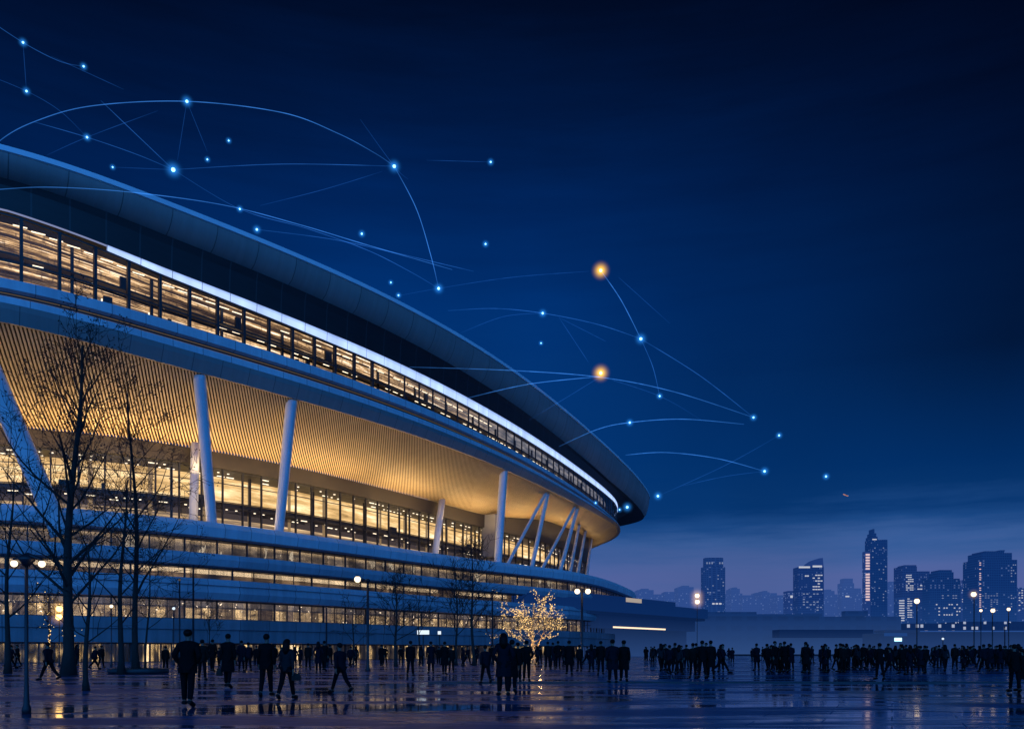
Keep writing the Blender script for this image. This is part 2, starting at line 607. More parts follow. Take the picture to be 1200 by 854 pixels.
wet_material('wet_paving', (0.012, 0.11, 0.25), 0.03, 0.32)
wet_material('puddle_water', (0.03, 0.05, 0.08), 0.03, 0.16, joints=False)


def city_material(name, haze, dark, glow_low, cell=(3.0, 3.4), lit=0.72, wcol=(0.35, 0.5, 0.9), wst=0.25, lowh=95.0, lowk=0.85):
    """facade of a far tower with blue dusk haze painted in as emission: rows of mostly unlit windows, more haze colour near the ground"""
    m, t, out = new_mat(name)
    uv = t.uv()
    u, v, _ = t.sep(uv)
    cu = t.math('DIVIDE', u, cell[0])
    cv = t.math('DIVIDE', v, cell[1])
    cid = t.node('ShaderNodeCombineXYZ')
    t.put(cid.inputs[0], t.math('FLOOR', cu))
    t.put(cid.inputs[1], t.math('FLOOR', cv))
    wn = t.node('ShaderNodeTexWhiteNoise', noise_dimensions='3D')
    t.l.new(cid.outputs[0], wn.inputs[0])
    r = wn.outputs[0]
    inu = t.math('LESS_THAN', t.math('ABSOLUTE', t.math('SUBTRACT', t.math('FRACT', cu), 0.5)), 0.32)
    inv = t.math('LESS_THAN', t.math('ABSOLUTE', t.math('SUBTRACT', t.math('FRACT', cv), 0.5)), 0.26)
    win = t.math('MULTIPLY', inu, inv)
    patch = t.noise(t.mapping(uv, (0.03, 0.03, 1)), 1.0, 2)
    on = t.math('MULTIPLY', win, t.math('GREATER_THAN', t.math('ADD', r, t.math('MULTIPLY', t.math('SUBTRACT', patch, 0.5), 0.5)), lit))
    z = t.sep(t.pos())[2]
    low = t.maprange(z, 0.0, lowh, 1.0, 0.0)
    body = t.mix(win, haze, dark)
    body = t.mix(t.math('MULTIPLY', low, lowk), body, glow_low)  # low haze painted into the emission colour
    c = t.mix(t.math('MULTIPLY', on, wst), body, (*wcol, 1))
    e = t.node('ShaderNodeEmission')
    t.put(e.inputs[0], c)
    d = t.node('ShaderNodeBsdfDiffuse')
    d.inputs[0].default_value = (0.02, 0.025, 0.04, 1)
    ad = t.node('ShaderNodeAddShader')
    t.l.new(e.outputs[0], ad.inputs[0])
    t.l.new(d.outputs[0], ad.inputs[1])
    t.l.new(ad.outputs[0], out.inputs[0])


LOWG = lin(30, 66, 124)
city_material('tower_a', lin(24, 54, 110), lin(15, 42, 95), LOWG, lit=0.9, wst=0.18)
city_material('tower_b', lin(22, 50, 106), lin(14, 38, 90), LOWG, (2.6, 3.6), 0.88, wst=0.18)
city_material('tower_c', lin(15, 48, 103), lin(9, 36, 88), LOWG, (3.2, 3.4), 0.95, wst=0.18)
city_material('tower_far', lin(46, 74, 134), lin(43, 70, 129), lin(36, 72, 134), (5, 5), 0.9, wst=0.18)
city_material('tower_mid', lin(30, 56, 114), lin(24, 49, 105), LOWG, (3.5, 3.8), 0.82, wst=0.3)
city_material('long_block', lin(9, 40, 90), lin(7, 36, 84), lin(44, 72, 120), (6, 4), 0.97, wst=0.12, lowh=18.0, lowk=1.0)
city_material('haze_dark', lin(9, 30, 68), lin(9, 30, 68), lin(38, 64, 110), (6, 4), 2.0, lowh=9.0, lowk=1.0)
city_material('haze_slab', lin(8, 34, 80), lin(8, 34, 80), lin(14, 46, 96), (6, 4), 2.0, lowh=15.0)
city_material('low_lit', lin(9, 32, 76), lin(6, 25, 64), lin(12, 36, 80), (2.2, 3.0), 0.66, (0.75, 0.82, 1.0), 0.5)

wet_material('puddle_pale', (0.05, 0.06, 0.09), 0.06, 0.30, joints=False)

# ------------------------------------------------------------------ world
w = bpy.data.worlds.new("World")
sc.world = w
w.use_nodes = True
w.node_tree.nodes.clear()
t = NT(w.node_tree)
wo = t.node('ShaderNodeOutputWorld')
bg = t.node('ShaderNodeBackground')
d = t.node('ShaderNodeTexCoord').outputs['Generated']
dx, dy, dz = t.sep(d)
cl = t.noise(t.mapping(d, (1.6, 1.6, 16.0), (0.3, 0.1, 0.0)), 2.0, 5, 0.6)
zz = t.math('ADD', dz, t.math('MULTIPLY', t.math('SUBTRACT', cl, 0.5), 0.085))
sky = t.ramp(zz, [(0.0, lin(72, 92, 148)), (0.055, lin(84, 98, 156)), (0.09, lin(74, 97, 155)), (0.12, lin(54, 90, 149)),
                  (0.14, lin(28, 73, 134)), (0.165, lin(7, 56, 116)), (0.205, lin(2, 53, 115)), (0.29, lin(2, 53, 117)), (0.37, lin(0, 48, 112)),
                  (0.46, lin(0, 36, 91)), (0.53, lin(0, 23, 64)), (0.60, lin(0, 11, 38)), (0.68, lin(0, 7, 28)), (1.0, lin(1, 6, 24))])
hi = t.maprange(dz, 0.12, 0.30, 0.0, 1.0)
rightdark = t.maprange(dx, 0.02, 0.48, 0.0, 0.74)
k = t.math('SUBTRACT', 1.0, t.math('MULTIPLY', hi, rightdark))
leftdark = t.maprange(dx, -0.18, -0.5, 0.0, 0.35)
k = t.math('MULTIPLY', k, t.math('SUBTRACT', 1.0, t.math('MULTIPLY', hi, leftdark)))
soft = t.noise(d, 3.0, 3)
k = t.math('MULTIPLY', k, t.maprange(soft, 0.3, 0.7, 0.9, 1.1))
sky = t.mix(1.0, sky, k, 'MULTIPLY')
back = t.maprange(dy, -0.05, -0.75, 0.0, 1.0)
backc = t.ramp(dz, [(0.0, (0.045, 0.46, 1.5)), (0.4, (0.04, 0.42, 1.5)), (1.0, (0.002, 0.03, 0.12))])
sky = t.mix(back, sky, backc)
# the last of the twilight from a sky texture with the sun well down
nish = t.node('ShaderNodeTexSky', sky_type='NISHITA')
nish.sun_disc = False
nish.sun_elevation = R_(-4.0)
nish.sun_rotation = R_(180)
sky2 = t.mix(1.0, nish.outputs[0], (0.02, 0.02, 0.02, 1), 'MULTIPLY')
fin = t.mix(1.0, sky, sky2, 'ADD')
t.put(bg.inputs[0], fin)
bg.inputs[1].default_value = 1.0
t.l.new(bg.outputs[0], wo.inputs[0])

sun_d = bpy.data.lights.new("twilight_sun", 'SUN')
sun_d.energy = 0.05
sun_d.angle = R_(15)
sun_d.color = (0.55, 0.72, 1.0)
sun = bpy.data.objects.new("twilight_sun", sun_d)
col.objects.link(sun)
sun.rotation_euler = (R_(72), 0, R_(-24))

# ------------------------------------------------------------------ ground
mb = MB()
b = mb.add([(-5000, -400, 0), (5000, -400, 0), (5000, 9000, 0), (-5000, 9000, 0)])
mb.face([b, b + 1, b + 2, b + 3])
tag(mb.build('ground', 'street_ground'), kind='structure')
mb = MB()
b = mb.add([(-170, -60, 0.004), (210, -60, 0.004), (210, 215, 0.004), (-170, 215, 0.004)])
mb.face([b, b + 1, b + 2, b + 3])
tag(mb.build('plaza', 'wet_paving'), kind='structure')


def sheet(name, pts, z, mat):
    mb = MB()
    b = mb.add([(p[0], p[1], z) for p in pts])
    mb.face(range(b, b + len(pts)))
    o = mb.build(name, mat)
    tag(o, kind='structure')
    return o


def blob(cx, cy, rx, ry, n=40, seed=1, ang=0.0):
    r = random.Random(seed)
    ph = [r.uniform(0, 6.28) for _ in range(4)]
    P = []
    for i in range(n):
        a = 2 * math.pi * i / n
        k = 1 + 0.13 * math.sin(2 * a + ph[0]) + 0.10 * math.sin(3 * a + ph[1]) + 0.06 * math.sin(7 * a + ph[2])
        x, y = rx * k * math.cos(a), ry * k * math.sin(a)
        P.append((cx + x * math.cos(ang) - y * math.sin(ang), cy + x * math.sin(ang) + y * math.cos(ang)))
    return P


sheet('puddle', blob(14.0, 26.8, 3.3, 6.4, seed=4, ang=-0.42), 0.009, 'puddle_pale')
sheet('puddle', blob(10.4, 19.6, 1.6, 1.1, seed=9), 0.009, 'puddle_water')
sheet('puddle', blob(2.0, 24.0, 1.2, 1.6, seed=12), 0.009, 'puddle_water')
sheet('puddle', blob(-5.2, 30.0, 1.9, 4.6, seed=21, ang=0.1), 0.009, 'puddle_water')
sheet('puddle', blob(-5.6, 20.5, 1.2, 1.7, seed=22), 0.009, 'puddle_water')
sheet('puddle', blob(-2.2, 20.0, 1.5, 1.3, seed=23), 0.009, 'puddle_water')
sheet('puddle', blob(-10.2, 19.6, 0.9, 1.1, seed=24), 0.009, 'puddle_water')
sheet('puddle', blob(-12.5, 33.0, 2.4, 2.2, seed=25), 0.009, 'puddle_water')
mb = MB()
mb.box((9.5, 35.6, 0.03), (26, 0.22, 0.06))
tag(mb.build('kerb', 'kerb_stone'), kind='structure')

# ------------------------------------------------------------------ stadium: plan curves
C0 = np.array([-60.0, 220.0])
RN = [(-112, 86), (-80, 77), (-50.6, 84.3), (-38.1, 95.2), (-22.6, 113.1), (-4, 143), (15.7, 188.7), (30.4, 228.3), (43.2, 270),
      (44.8, 286), (37, 303), (19, 326), (-9, 348), (-50, 370), (-95, 352), (-132, 310), (-152, 255), (-160, 200), (-156, 150), (-140, 110)]
N = len(RN)
RN = np.array(RN, float)


def rscale(i, k):
    return tuple(C0 + (RN[i] - C0) * k)


SEG = 24


def spline(P):
    """closed cubic through the nodes (chord-length parameter), SEG samples per span"""
    P = np.array(P, float)
    n = len(P)
    h = np.linalg.norm(np.roll(P, -1, 0) - P, axis=1) ** 0.75
    A = np.zeros((n, n))
    B = np.zeros((n, 2))
    for i in range(n):
        hp, hc = h[i - 1], h[i]
        A[i, (i - 1) % n] = hc
        A[i, i] = 2 * (hp + hc)
        A[i, (i + 1) % n] = hp
        B[i] = 3 * (hc * (P[i] - P[i - 1]) / hp + hp * (P[(i + 1) % n] - P[i]) / hc)
    D = np.linalg.solve(A, B)
    out = []
    for i in range(n):
        p0, p1, d0, d1 = P[i], P[(i + 1) % n], D[i] * h[i], D[(i + 1) % n] * h[i]
        for k in range(SEG):
            s = k / SEG
            out.append(p0 * (2 * s**3 - 3 * s**2 + 1) + d0 * (s**3 - 2 * s**2 + s) + p1 * (-2 * s**3 + 3 * s**2) + d1 * (s**3 - s**2))
    return np.array(out)


def normals(C):
    T = np.roll(C, -1, 0) - np.roll(C, 1, 0)
    T /= np.linalg.norm(T, axis=1)[:, None]
    return np.stack([T[:, 1], -T[:, 0]], 1)


def periodic_lerp(vals):
    """node values -> per-sample values, smooth"""
    out = []
    n = len(vals)
    for i in range(n):
        for k in range(SEG):
            s = k / SEG
            s = s * s * (3 - 2 * s)
            out.append(vals[i] * (1 - s) + vals[(i + 1) % n] * s)
    return np.array(out)


RC = spline(RN)
RNm = normals(RC)
FN = []
for i in range(N):
    if i <= 6:
        FN.append(tuple(RC[i * SEG] - 2.2 * RNm[i * SEG]))
    elif i <= 12:
        FN.append({7: (25, 222), 8: (29.5, 240), 9: (31, 258), 10: (27, 282), 11: (12, 310), 12: (-14, 333)}[i])
    else:
        FN.append(rscale(i, 0.93))
WN = [(-112, 110), (-84, 100), (-57, 103), (-43.5, 111), (-26.4, 132), (-8, 165.7), (10, 200), (18.2, 228), (22.5, 250), (22, 266),
      (17, 285), (0, 305), (-22, 320)] + [rscale(i, 0.84) for i in range(13, N)]
DN = [(-112, 94), (-82, 86), (-54.6, 91), (-39, 102), (-24, 121), (-5, 148), (12, 170), (28, 212), (33, 232), (34, 250), (30, 272),
      (16, 298), (-8, 322)] + [rscale(i, 0.96) for i in range(13, N)]
FC, WC, DC = spline(FN), spline(WN), spline(DN)
FNm, WNm, DNm = normals(FC), normals(WC), normals(DC)
WZ = periodic_lerp([28, 28, 28, 28, 28, 28.3, 31.1, 32.6, 33.8, 34, 34, 34, 34, 33, 31, 29, 28, 28, 28, 28])
TOT = N * SEG
I0, I1 = int(1.0 * SEG), int(9.6 * SEG)       # the stretch of the oval that faces the plaza


def trace_heights(C, pts, lo=2.0, hi=7.6, deg=2):
    """height along the curve, smoothed, from where an edge runs in the photo"""
    xs, ys = zip(*pts)
    idx = np.arange(int(lo * SEG), int(hi * SEG))
    P = C[idx]
    px = 600 + 1000 * P[:, 0] / P[:, 1]
    ok = (px > xs[0]) & (px < xs[-1])
    z = CAM_H + (HOR - np.interp(px, xs, ys)) / 1000 * P[:, 1]
    c = np.polyfit(idx[ok] / SEG, z[ok], deg)
    full = np.arange(TOT) / SEG
    cl_ = np.clip(full, idx[ok][0] / SEG, idx[ok][-1] / SEG)
    zz = np.polyval(c, cl_)
    back0, back1 = 12.0, N + 1.0
    z0, z1 = np.polyval(c, idx[ok][0] / SEG), np.polyval(c, idx[ok][-1] / SEG)
    m = full > back0
    s = (full[m] - back0) / (N - back0)
    zz[m] = z1 + (z0 - z1) * s
    return zz


zB = trace_heights(RC - 1.8 * RNm, [(0, 206), (100, 240), (200, 277), (300, 327), (380, 340), (400, 353), (513, 413), (613, 487), (713, 557)])
zC = trace_heights(FC, [(0, 253), (128, 292), (250, 330), (333, 357), (380, 380), (480, 430), (580, 487), (697, 563), (733, 590)])
zL = trace_heights(FC, [(0, 258), (128, 300), (250, 341), (333, 370), (380, 394), (480, 443), (580, 500), (700, 573), (733, 595)])
zE = trace_heights(FC, [(0, 331), (123, 357), (233, 385), (333, 413), (380, 432), (463, 463), (547, 505), (647, 557), (687, 583), (712, 601)])
zG = trace_heights(FC, [(0, 388), (100, 405), (230, 430), (347, 460), (400, 477), (500, 515), (593, 552), (640, 577), (677, 595), (722, 612)])
zL = zC - 0.78 * (zC - zL)
for nm, zz_ in (('B', zB), ('C', zC), ('L', zL), ('E', zE), ('G', zG)):
    print(nm, [round(float(zz_[int(i * SEG)]), 1) for i in (1, 2, 3, 4, 5, 6, 7, 8, 9)])
RZ = np.full(TOT, 51.35)


def arc(C, i0, i1):
    s = [0.0]
    for i in range(i0, i1):
        s.append(s[-1] + float(np.linalg.norm(C[(i + 1) % TOT] - C[i % TOT])))
    return s


def loft(mb, rings, i0=0, i1=TOT, smooth=True, uref=None, hard=True):
    """rings: list of (curve Nx2, z N); joins them along the samples i0..i1"""
    s = arc(uref if uref is not None else rings[0][0], i0, i1)
    n = i1 - i0 + 1
    base = len(mb.v)
    vv = [0.0]
    for r, (C, z) in enumerate(rings):
        zz = z if hasattr(z, '__len__') else np.full(TOT, z)
        mb.add([(C[i % TOT][0], C[i % TOT][1], zz[i % TOT]) for i in range(i0, i1 + 1)])
        if r:
            Cp, zp = rings[r - 1]
            zp0 = zp[i0 % TOT] if hasattr(zp, '__len__') else zp
            vv.append(vv[-1] + math.hypot(zz[i0 % TOT] - zp0, np.linalg.norm(C[i0 % TOT] - Cp[i0 % TOT])))
    for r in range(len(rings) - 1):
        if hard and len(rings) > 2:
            b2 = mb.add(mb.v[base + r * n: base + (r + 2) * n])
        else:
            b2 = base + r * n
        for k in range(n - 1):
            a = b2 + k
            c = b2 + n + k
            mb.face([a, a + 1, c + 1, c], [(s[k], vv[r]), (s[k + 1], vv[r]), (s[k + 1], vv[r + 1]), (s[k], vv[r + 1])], smooth)


def resample(C, step, i0, i1):
    """points every `step` metres along C between samples i0 and i1, as fractional sample numbers"""
    s = np.array(arc(C, i0, i1))
    q = np.arange(0, s[-1], step)
    return np.interp(q, s, np.arange(i0, i1 + 1))


def val(A, f):
    i = int(math.floor(f))
    k = f - i
    return A[i % TOT] * (1 - k) + A[(i + 1) % TOT] * k


def at_px(C, px, lo=1.4, hi=8.6):
    idx = np.arange(int(lo * SEG), int(hi * SEG))
    p = 600 + 1000 * C[idx][:, 0] / C[idx][:, 1]
    j = int(np.argmin(np.abs(p - px)))
    if 0 < j < len(idx) - 1 and p[j + 1] != p[j]:
        f = idx[j] + float(np.clip((px - p[j]) / (p[j + 1] - p[j]), -1, 1))
    else:
        f = float(idx[j])
    return f


stadium = empty('stadium', (float(C0[0]), float(C0[1]), 0),
                'huge oval stadium with sweeping white roof rim, glazed galleries and glowing slatted underside', 'stadium')
ST = MB  # alias


def sp(name, mat, mb):
    o = mb.build(name, mat)
    o.parent = stadium
    o.matrix_parent_inverse = Matrix.Translation((-float(C0[0]), -float(C0[1]), 0))
    return o


def sstrip(name, mat, rings, i0=0, i1=TOT, smooth=True, hard=True):
    mb = MB()
    loft(mb, rings, i0, i1, smooth, None, hard)
    return sp(name, mat, mb)


off = lambda C, Nm, d_: C + d_ * Nm
# roof and rim
inner = np.array([C0 + (p - C0) * 0.62 for p in RC])
inner2 = np.array([C0 + (p - C0) * 0.85 for p in RC])
sstrip('roof', 'roof_sheet', [(off(RC, RNm, -0.4), RZ + 0.05), (inner2, RZ + 3.5), (inner, RZ + 5.0), (inner, RZ + 3.0)])
sstrip('rim_edge', 'rim_edge', [(off(RC, RNm, -0.4), RZ + 0.05), (off(RC, RNm, 0.05), RZ), (off(RC, RNm, 0.08), RZ - 0.55), (off(RC, RNm, -0.1), RZ - 0.6)])
zB1 = RZ - 0.6
sstrip('rim_fascia', 'rim_metal', [(off(RC, RNm, -0.1), zB1), (off(RC, RNm, -0.15), zB1 * 0.75 + zB * 0.25), (off(RC, RNm, -0.5), zB1 * 0.45 + zB * 0.55),
                                   (off(RC, RNm, -1.1), zB1 * 0.15 + zB * 0.85), (off(RC, RNm, -1.8), zB)], hard=False)
sstrip('upper_wall', 'upper_panel', [(off(FC, FNm, 0.0), zC + 0.0), (off(FC, FNm, -0.05) * 0.55 + off(RC, RNm, -1.8) * 0.45, zC * 0.4 + zB * 0.6 + 0.6), (off(RC, RNm, -1.8), zB)])
iled = int(at_px(FC, 127))
sstrip('light_strip', 'led_strip', [(off(FC, FNm, 0.05), zL), (off(FC, FNm, 0.12), zC - 0.02)], iled, int(9.0 * SEG))
sstrip('light_strip', 'led_dim', [(off(FC, FNm, 0.05), zC - 0.2), (off(FC, FNm, 0.08), zC - 0.02)], I0, iled)
# lower edge of the gallery: ledge, groove, sloping fascia
h_ = zE - zG
prof = [(-0.3, 0.0), (0.7, 0.02), (0.75, 0.25)]
sstrip('ledge', 'white_concrete', [(off(FC, FNm, o_), zE - h_ * q) for o_, q in prof + [(0.1, 0.28)]])
sstrip('groove', 'dark_metal', [(off(FC, FNm, 0.1), zE - h_ * 0.28), (off(FC, FNm, 0.1), zE - h_ * 0.42)])
sstrip('groove_line', 'dim_warm_line', [(off(FC, FNm, 0.16), zE - h_ * 0.31), (off(FC, FNm, 0.16), zE - h_ * 0.335)], I0, I1)
sstrip('groove_line', 'dim_warm_line', [(off(FC, FNm, 0.16), zE - h_ * 0.38), (off(FC, FNm, 0.16), zE - h_ * 0.40)], I0, I1)
sstrip('lower_fascia', 'white_concrete', [(off(FC, FNm, 0.1), zE - h_ * 0.42), (off(FC, FNm, 0.8), zE - h_ * 0.44), (off(FC, FNm, 0.85), zE - h_ * 0.60)])
sstrip('drip_fascia', 'grey_panel', [(off(FC, FNm, 0.85), zE - h_ * 0.60), (off(FC, FNm, 0.7), zE - h_ * 0.72), (off(FC, FNm, 0.1), zG), (off(FC, FNm, -0.25), zG + 0.02)])
# glowing slatted underside
TT = np.linspace(0, 1, 12)


def soffit_pt(f, tt, lift=0.0):
    a, b_ = val(FC, f) - 0.2 * val(FNm, f), val(WC, f)
    p = a * (1 - tt) + b_ * tt
    z = val(zG, f) * (1 - tt) + val(WZ, f) * tt - 0.9 * math.sin(math.pi * tt) + lift
    return (p[0], p[1], z)


rings = []
for tt in TT:
    Cq = (FC - 0.25 * FNm) * (1 - tt) + WC * tt
    rings.append((Cq, zG * (1 - tt) + WZ * tt - 0.9 * math.sin(math.pi * tt) + 0.22 * min(1, tt * 8 + 0.1)))
sstrip('soffit', 'soffit_back', rings, hard=False)
mb = MB()
for f in resample(FC, 0.40, I0, I1):
    t2 = np.linspace(0.0, 1.0, 9)
    dn = val(FC, f + 0.5) - val(FC, f - 0.5)
    dn = dn / np.linalg.norm(dn) * 0.10
    base = len(mb.v)
    for tt in t2:
        p = soffit_pt(f, tt)
        q = soffit_pt(f, tt, 0.19)
        kk = 1.0 - 0.25 * tt
        mb.add([(p[0] - dn[0] * kk, p[1] - dn[1] * kk, p[2]), (p[0] + dn[0] * kk, p[1] + dn[1] * kk, p[2]),
                (q[0] + dn[0] * kk, q[1] + dn[1] * kk, q[2]), (q[0] - dn[0] * kk, q[1] - dn[1] * kk, q[2])])
    for j in range(len(t2) - 1):
        for k in range(4):
            if k == 2:
                continue
            k2 = (k + 1) % 4
            mb.face([base + j * 4 + k, base + j * 4 + k2, base + (j + 1) * 4 + k2, base + (j + 1) * 4 + k])
sp('soffit_slats', 'slat_wood', mb)
# concourse: brown fascia, glass wall, terrace
GT = 25.9
sstrip('inner_fascia', 'brown_fascia', [(WC, WZ), (off(WC, WNm, 0.05), WZ - 0.1), (off(WC, WNm, 0.0), GT), (off(WC, WNm, -0.6), GT)])
sstrip('terrace', 'deck_stone', [(off(DC, DNm, -0.3), 16.2), (off(WC, WNm, -9.0), 16.2)])
sstrip('interior_wall', 'interior_concourse', [(off(WC, WNm, -6.0), 16.2), (off(WC, WNm, -6.0), 28.0)], I0, I1)
sstrip('interior_ceiling', 'brown_fascia', [(off(WC, WNm, -0.4), GT + 0.05), (off(WC, WNm, -6.0), GT + 0.05)], I0, I1)
sstrip('interior_floor', 'brown_fascia', [(off(WC, WNm, -0.7), 21.0), (off(WC, WNm, -0.7), 21.5), (off(WC, WNm, -6.0), 21.5), (off(WC, WNm, -6.0), 21.0)], I0, I1)
sstrip('rear_glass', 'dark_metal', [(off(WC, WNm, -0.4), 16.2), (off(WC, WNm, -0.4), GT)], I1, TOT + I0)
sstrip('interior_wall', 'interior_gallery', [(off(FC, FNm, -3.2), zE - 0.4), (off(FC, FNm, -3.2), zC)], I0, I1)
sstrip('interior_floor', 'brown_fascia', [(off(FC, FNm, -0.3), zE - 0.02), (off(FC, FNm, -3.2), zE - 0.02)], I0, I1)
lt, cm = MB(), MB()
for q, f in enumerate(resample(WC, 1.5, int(1.6 * SEG), int(8.6 * SEG))):
    tn = val(WC, f + 0.3) - val(WC, f - 0.3)
    ag = math.atan2(tn[1], tn[0])
    nn, p = val(WNm, f), val(WC, f)
    for dd_, zz_, pr in ((-1.6, GT - 0.25, 0.6), (-3.6, GT - 0.3, 0.5), (-2.0, 20.8, 0.45), (-4.0, 20.8, 0.3)):
        if rng.random() < pr:
            lt.box((p[0] + dd_ * nn[0], p[1] + dd_ * nn[1], zz_), (rng.choice((0.25, 0.3, 1.1)), 0.2, 0.09), ag)
    if q % 8 == 2:
        cm.box((p[0] - 3.2 * nn[0], p[1] - 3.2 * nn[1], 21.0), (0.28, 0.28, 9.6), ag)
    elif rng.random() < 0.2:
        zb_ = 21.5 if rng.random() < 0.5 else 16.25
        hh = rng.uniform(0.8, 1.5)
        cm.box((p[0] - 2.8 * nn[0], p[1] - 2.8 * nn[1], zb_ + hh / 2), (rng.uniform(0.4, 2.2), 0.4, hh), ag)
tag(sp('interior_lights', 'interior_lamp', lt), kind='stuff')
tag(sp('interior_furniture', 'mullion_metal', cm), kind='stuff')
zM = zE * 0.55 + zL * 0.45
sstrip('interior_floor', 'brown_fascia', [(off(FC, FNm, -1.0), zM), (off(FC, FNm, -1.0), zM + 0.22), (off(FC, FNm, -3.1), zM + 0.22), (off(FC, FNm, -3.1), zM)], I0, I1)
lt, cm = MB(), MB()
for q, f in enumerate(resample(FC, 1.75, I0 + 8, int(9.2 * SEG))):
    tn = val(FC, f + 0.3) - val(FC, f - 0.3)
    ag = math.atan2(tn[1], tn[0])
    nn = val(FNm, f)
    p = val(FC, f)
    if rng.random() < 0.72 and f < 5.2 * SEG:
        lt.box((p[0] - 1.7 * nn[0], p[1] - 1.7 * nn[1], val(zL, f) - 0.25), (1.3, 0.14, 0.06), ag)
    if rng.random() < 0.6 and f < 6.0 * SEG:
        lt.box((p[0] - 1.9 * nn[0], p[1] - 1.9 * nn[1], val(zM, f) - 0.1), (1.0, 0.12, 0.06), ag)
    if rng.random() < 0.55:
        lt.box((p[0] - 2.6 * nn[0], p[1] - 2.6 * nn[1], val(zE, f) + rng.uniform(0.3, 1.4)), (rng.uniform(0.3, 0.7), 0.2, rng.uniform(0.15, 0.5)), ag)
    if q % 5 == 0:
        z0, z1 = val(zE, f), val(zL, f)
        cm.box((p[0] - 2.3 * nn[0], p[1] - 2.3 * nn[1], (z0 + z1) / 2), (0.3, 0.3, z1 - z0), ag)
    elif rng.random() < 0.32 and f < 4.8 * SEG:
        zb_ = val(zE, f) if rng.random() < 0.6 else val(zM, f) + 0.22
        hh = rng.uniform(0.9, 1.75)
        cm.box((p[0] - 1.5 * nn[0], p[1] - 1.5 * nn[1], zb_ + hh / 2), (rng.uniform(0.35, 1.2), 0.3, hh), ag)
tag(sp('interior_lights', 'interior_lamp', lt), kind='stuff')
tag(sp('interior_furniture', 'mullion_metal', cm), kind='stuff')
sstrip('rear_gallery', 'dark_metal', [(off(FC, FNm, -0.3), zE), (off(FC, FNm, 0.0), zC)], I1, TOT + I0)


def window(name, C, Nm, f0, f1, zb, zt, nin, parent_mats, depth=0.22, bar=0.09, rows=(), split=0):
    """one glazed bay: a frame of mullions and rails, with its pane as a child"""
    fr = MB()
    a = val(C, f0) + nin * val(Nm, f0)
    b_ = val(C, f1) + nin * val(Nm, f1)
    z00, z01 = (val(zb, f0), val(zb, f1)) if hasattr(zb, '__len__') else (zb, zb)
    z10, z11 = (val(zt, f0), val(zt, f1)) if hasattr(zt, '__len__') else (zt, zt)
    A0, A1 = Vector((a[0], a[1], z00)), Vector((a[0], a[1], z10))
    B0, B1 = Vector((b_[0], b_[1], z01)), Vector((b_[0], b_[1], z11))
    ux = (B0 - A0)
    ang = math.atan2(ux.y, ux.x)
    M = Matrix.Rotation(ang, 3, 'Z')

    def post(p, q, wd, dp):
        b0 = fr.add([])
        c8 = []
        for r in (p, q):
            for sx, sy in ((-1, -1), (1, -1), (1, 1), (-1, 1)):
                c8.append(r + M @ Vector((sx * wd, sy * dp, 0)))
        b0 = fr.add(c8)
        for k in range(4):
            k2 = (k + 1) % 4
            fr.face([b0 + k, b0 + k2, b0 + 4 + k2, b0 + 4 + k])
        fr.face([b0 + 3, b0 + 2, b0 + 1, b0])
        fr.face([b0 + 4, b0 + 5, b0 + 6, b0 + 7])

    def rail(p, q, hh, dp):
        c8 = []
        for r in (p, q):
            for sy, szz in ((-1, -1), (1, -1), (1, 1), (-1, 1)):
                c8.append(r + M @ Vector((0, sy * dp, 0)) + Vector((0, 0, szz * hh)))
        b0 = fr.add(c8)
        for k in range(4):
            k2 = (k + 1) % 4
            fr.face([b0 + k, b0 + 4 + k, b0 + 4 + k2, b0 + k2])

    post(A0, A1, bar, depth)
    for q in range(split):
        kq = (q + 1) / (split + 1)
        post(A0.lerp(B0, kq), A1.lerp(B1, kq), bar * 0.45, depth * 0.5)
    for r in rows:
        rail(A0.lerp(A1, r), B0.lerp(B1, r), bar * 0.55, depth * 0.5)
    rail(A0.lerp(A1, 0.985), B0.lerp(B1, 0.985), bar * 0.6, depth * 0.6)
    rail(A0.lerp(A1, 0.012), B0.lerp(B1, 0.012), bar * 0.6, depth * 0.6)
    fo = sp(name, 'mullion_metal', fr)
    pn = MB()
    q = pn.add([A0.lerp(B0, 0.002), B0.lerp(A0, 0.002), B1, A1])
    pn.face([q, q + 1, q + 2, q + 3])
    po = pn.build('pane', 'pane_glass')
    po.parent = fo
    return fo


fs = resample(FC, 3.5, I0 + 8, int(9.3 * SEG))
for f0, f1 in zip(fs[:-1], fs[1:]):
    window('gallery_window', FC, FNm, f0, f1, zE, zL - 0.02, -0.15, None, 0.22 if f0 < 4.3 * SEG else 0.1, 0.15 if f0 < 4.3 * SEG else 0.1, rows=(0.3,))
fs = resample(WC, 3.0, int(1.6 * SEG), int(9.2 * SEG))
for f0, f1 in zip(fs[:-1], fs[1:]):
    window('concourse_window', WC, WNm, f0, f1, 16.2, GT, -0.4, None, 0.16, 0.085, rows=(0.47, 0.55, 0.80))
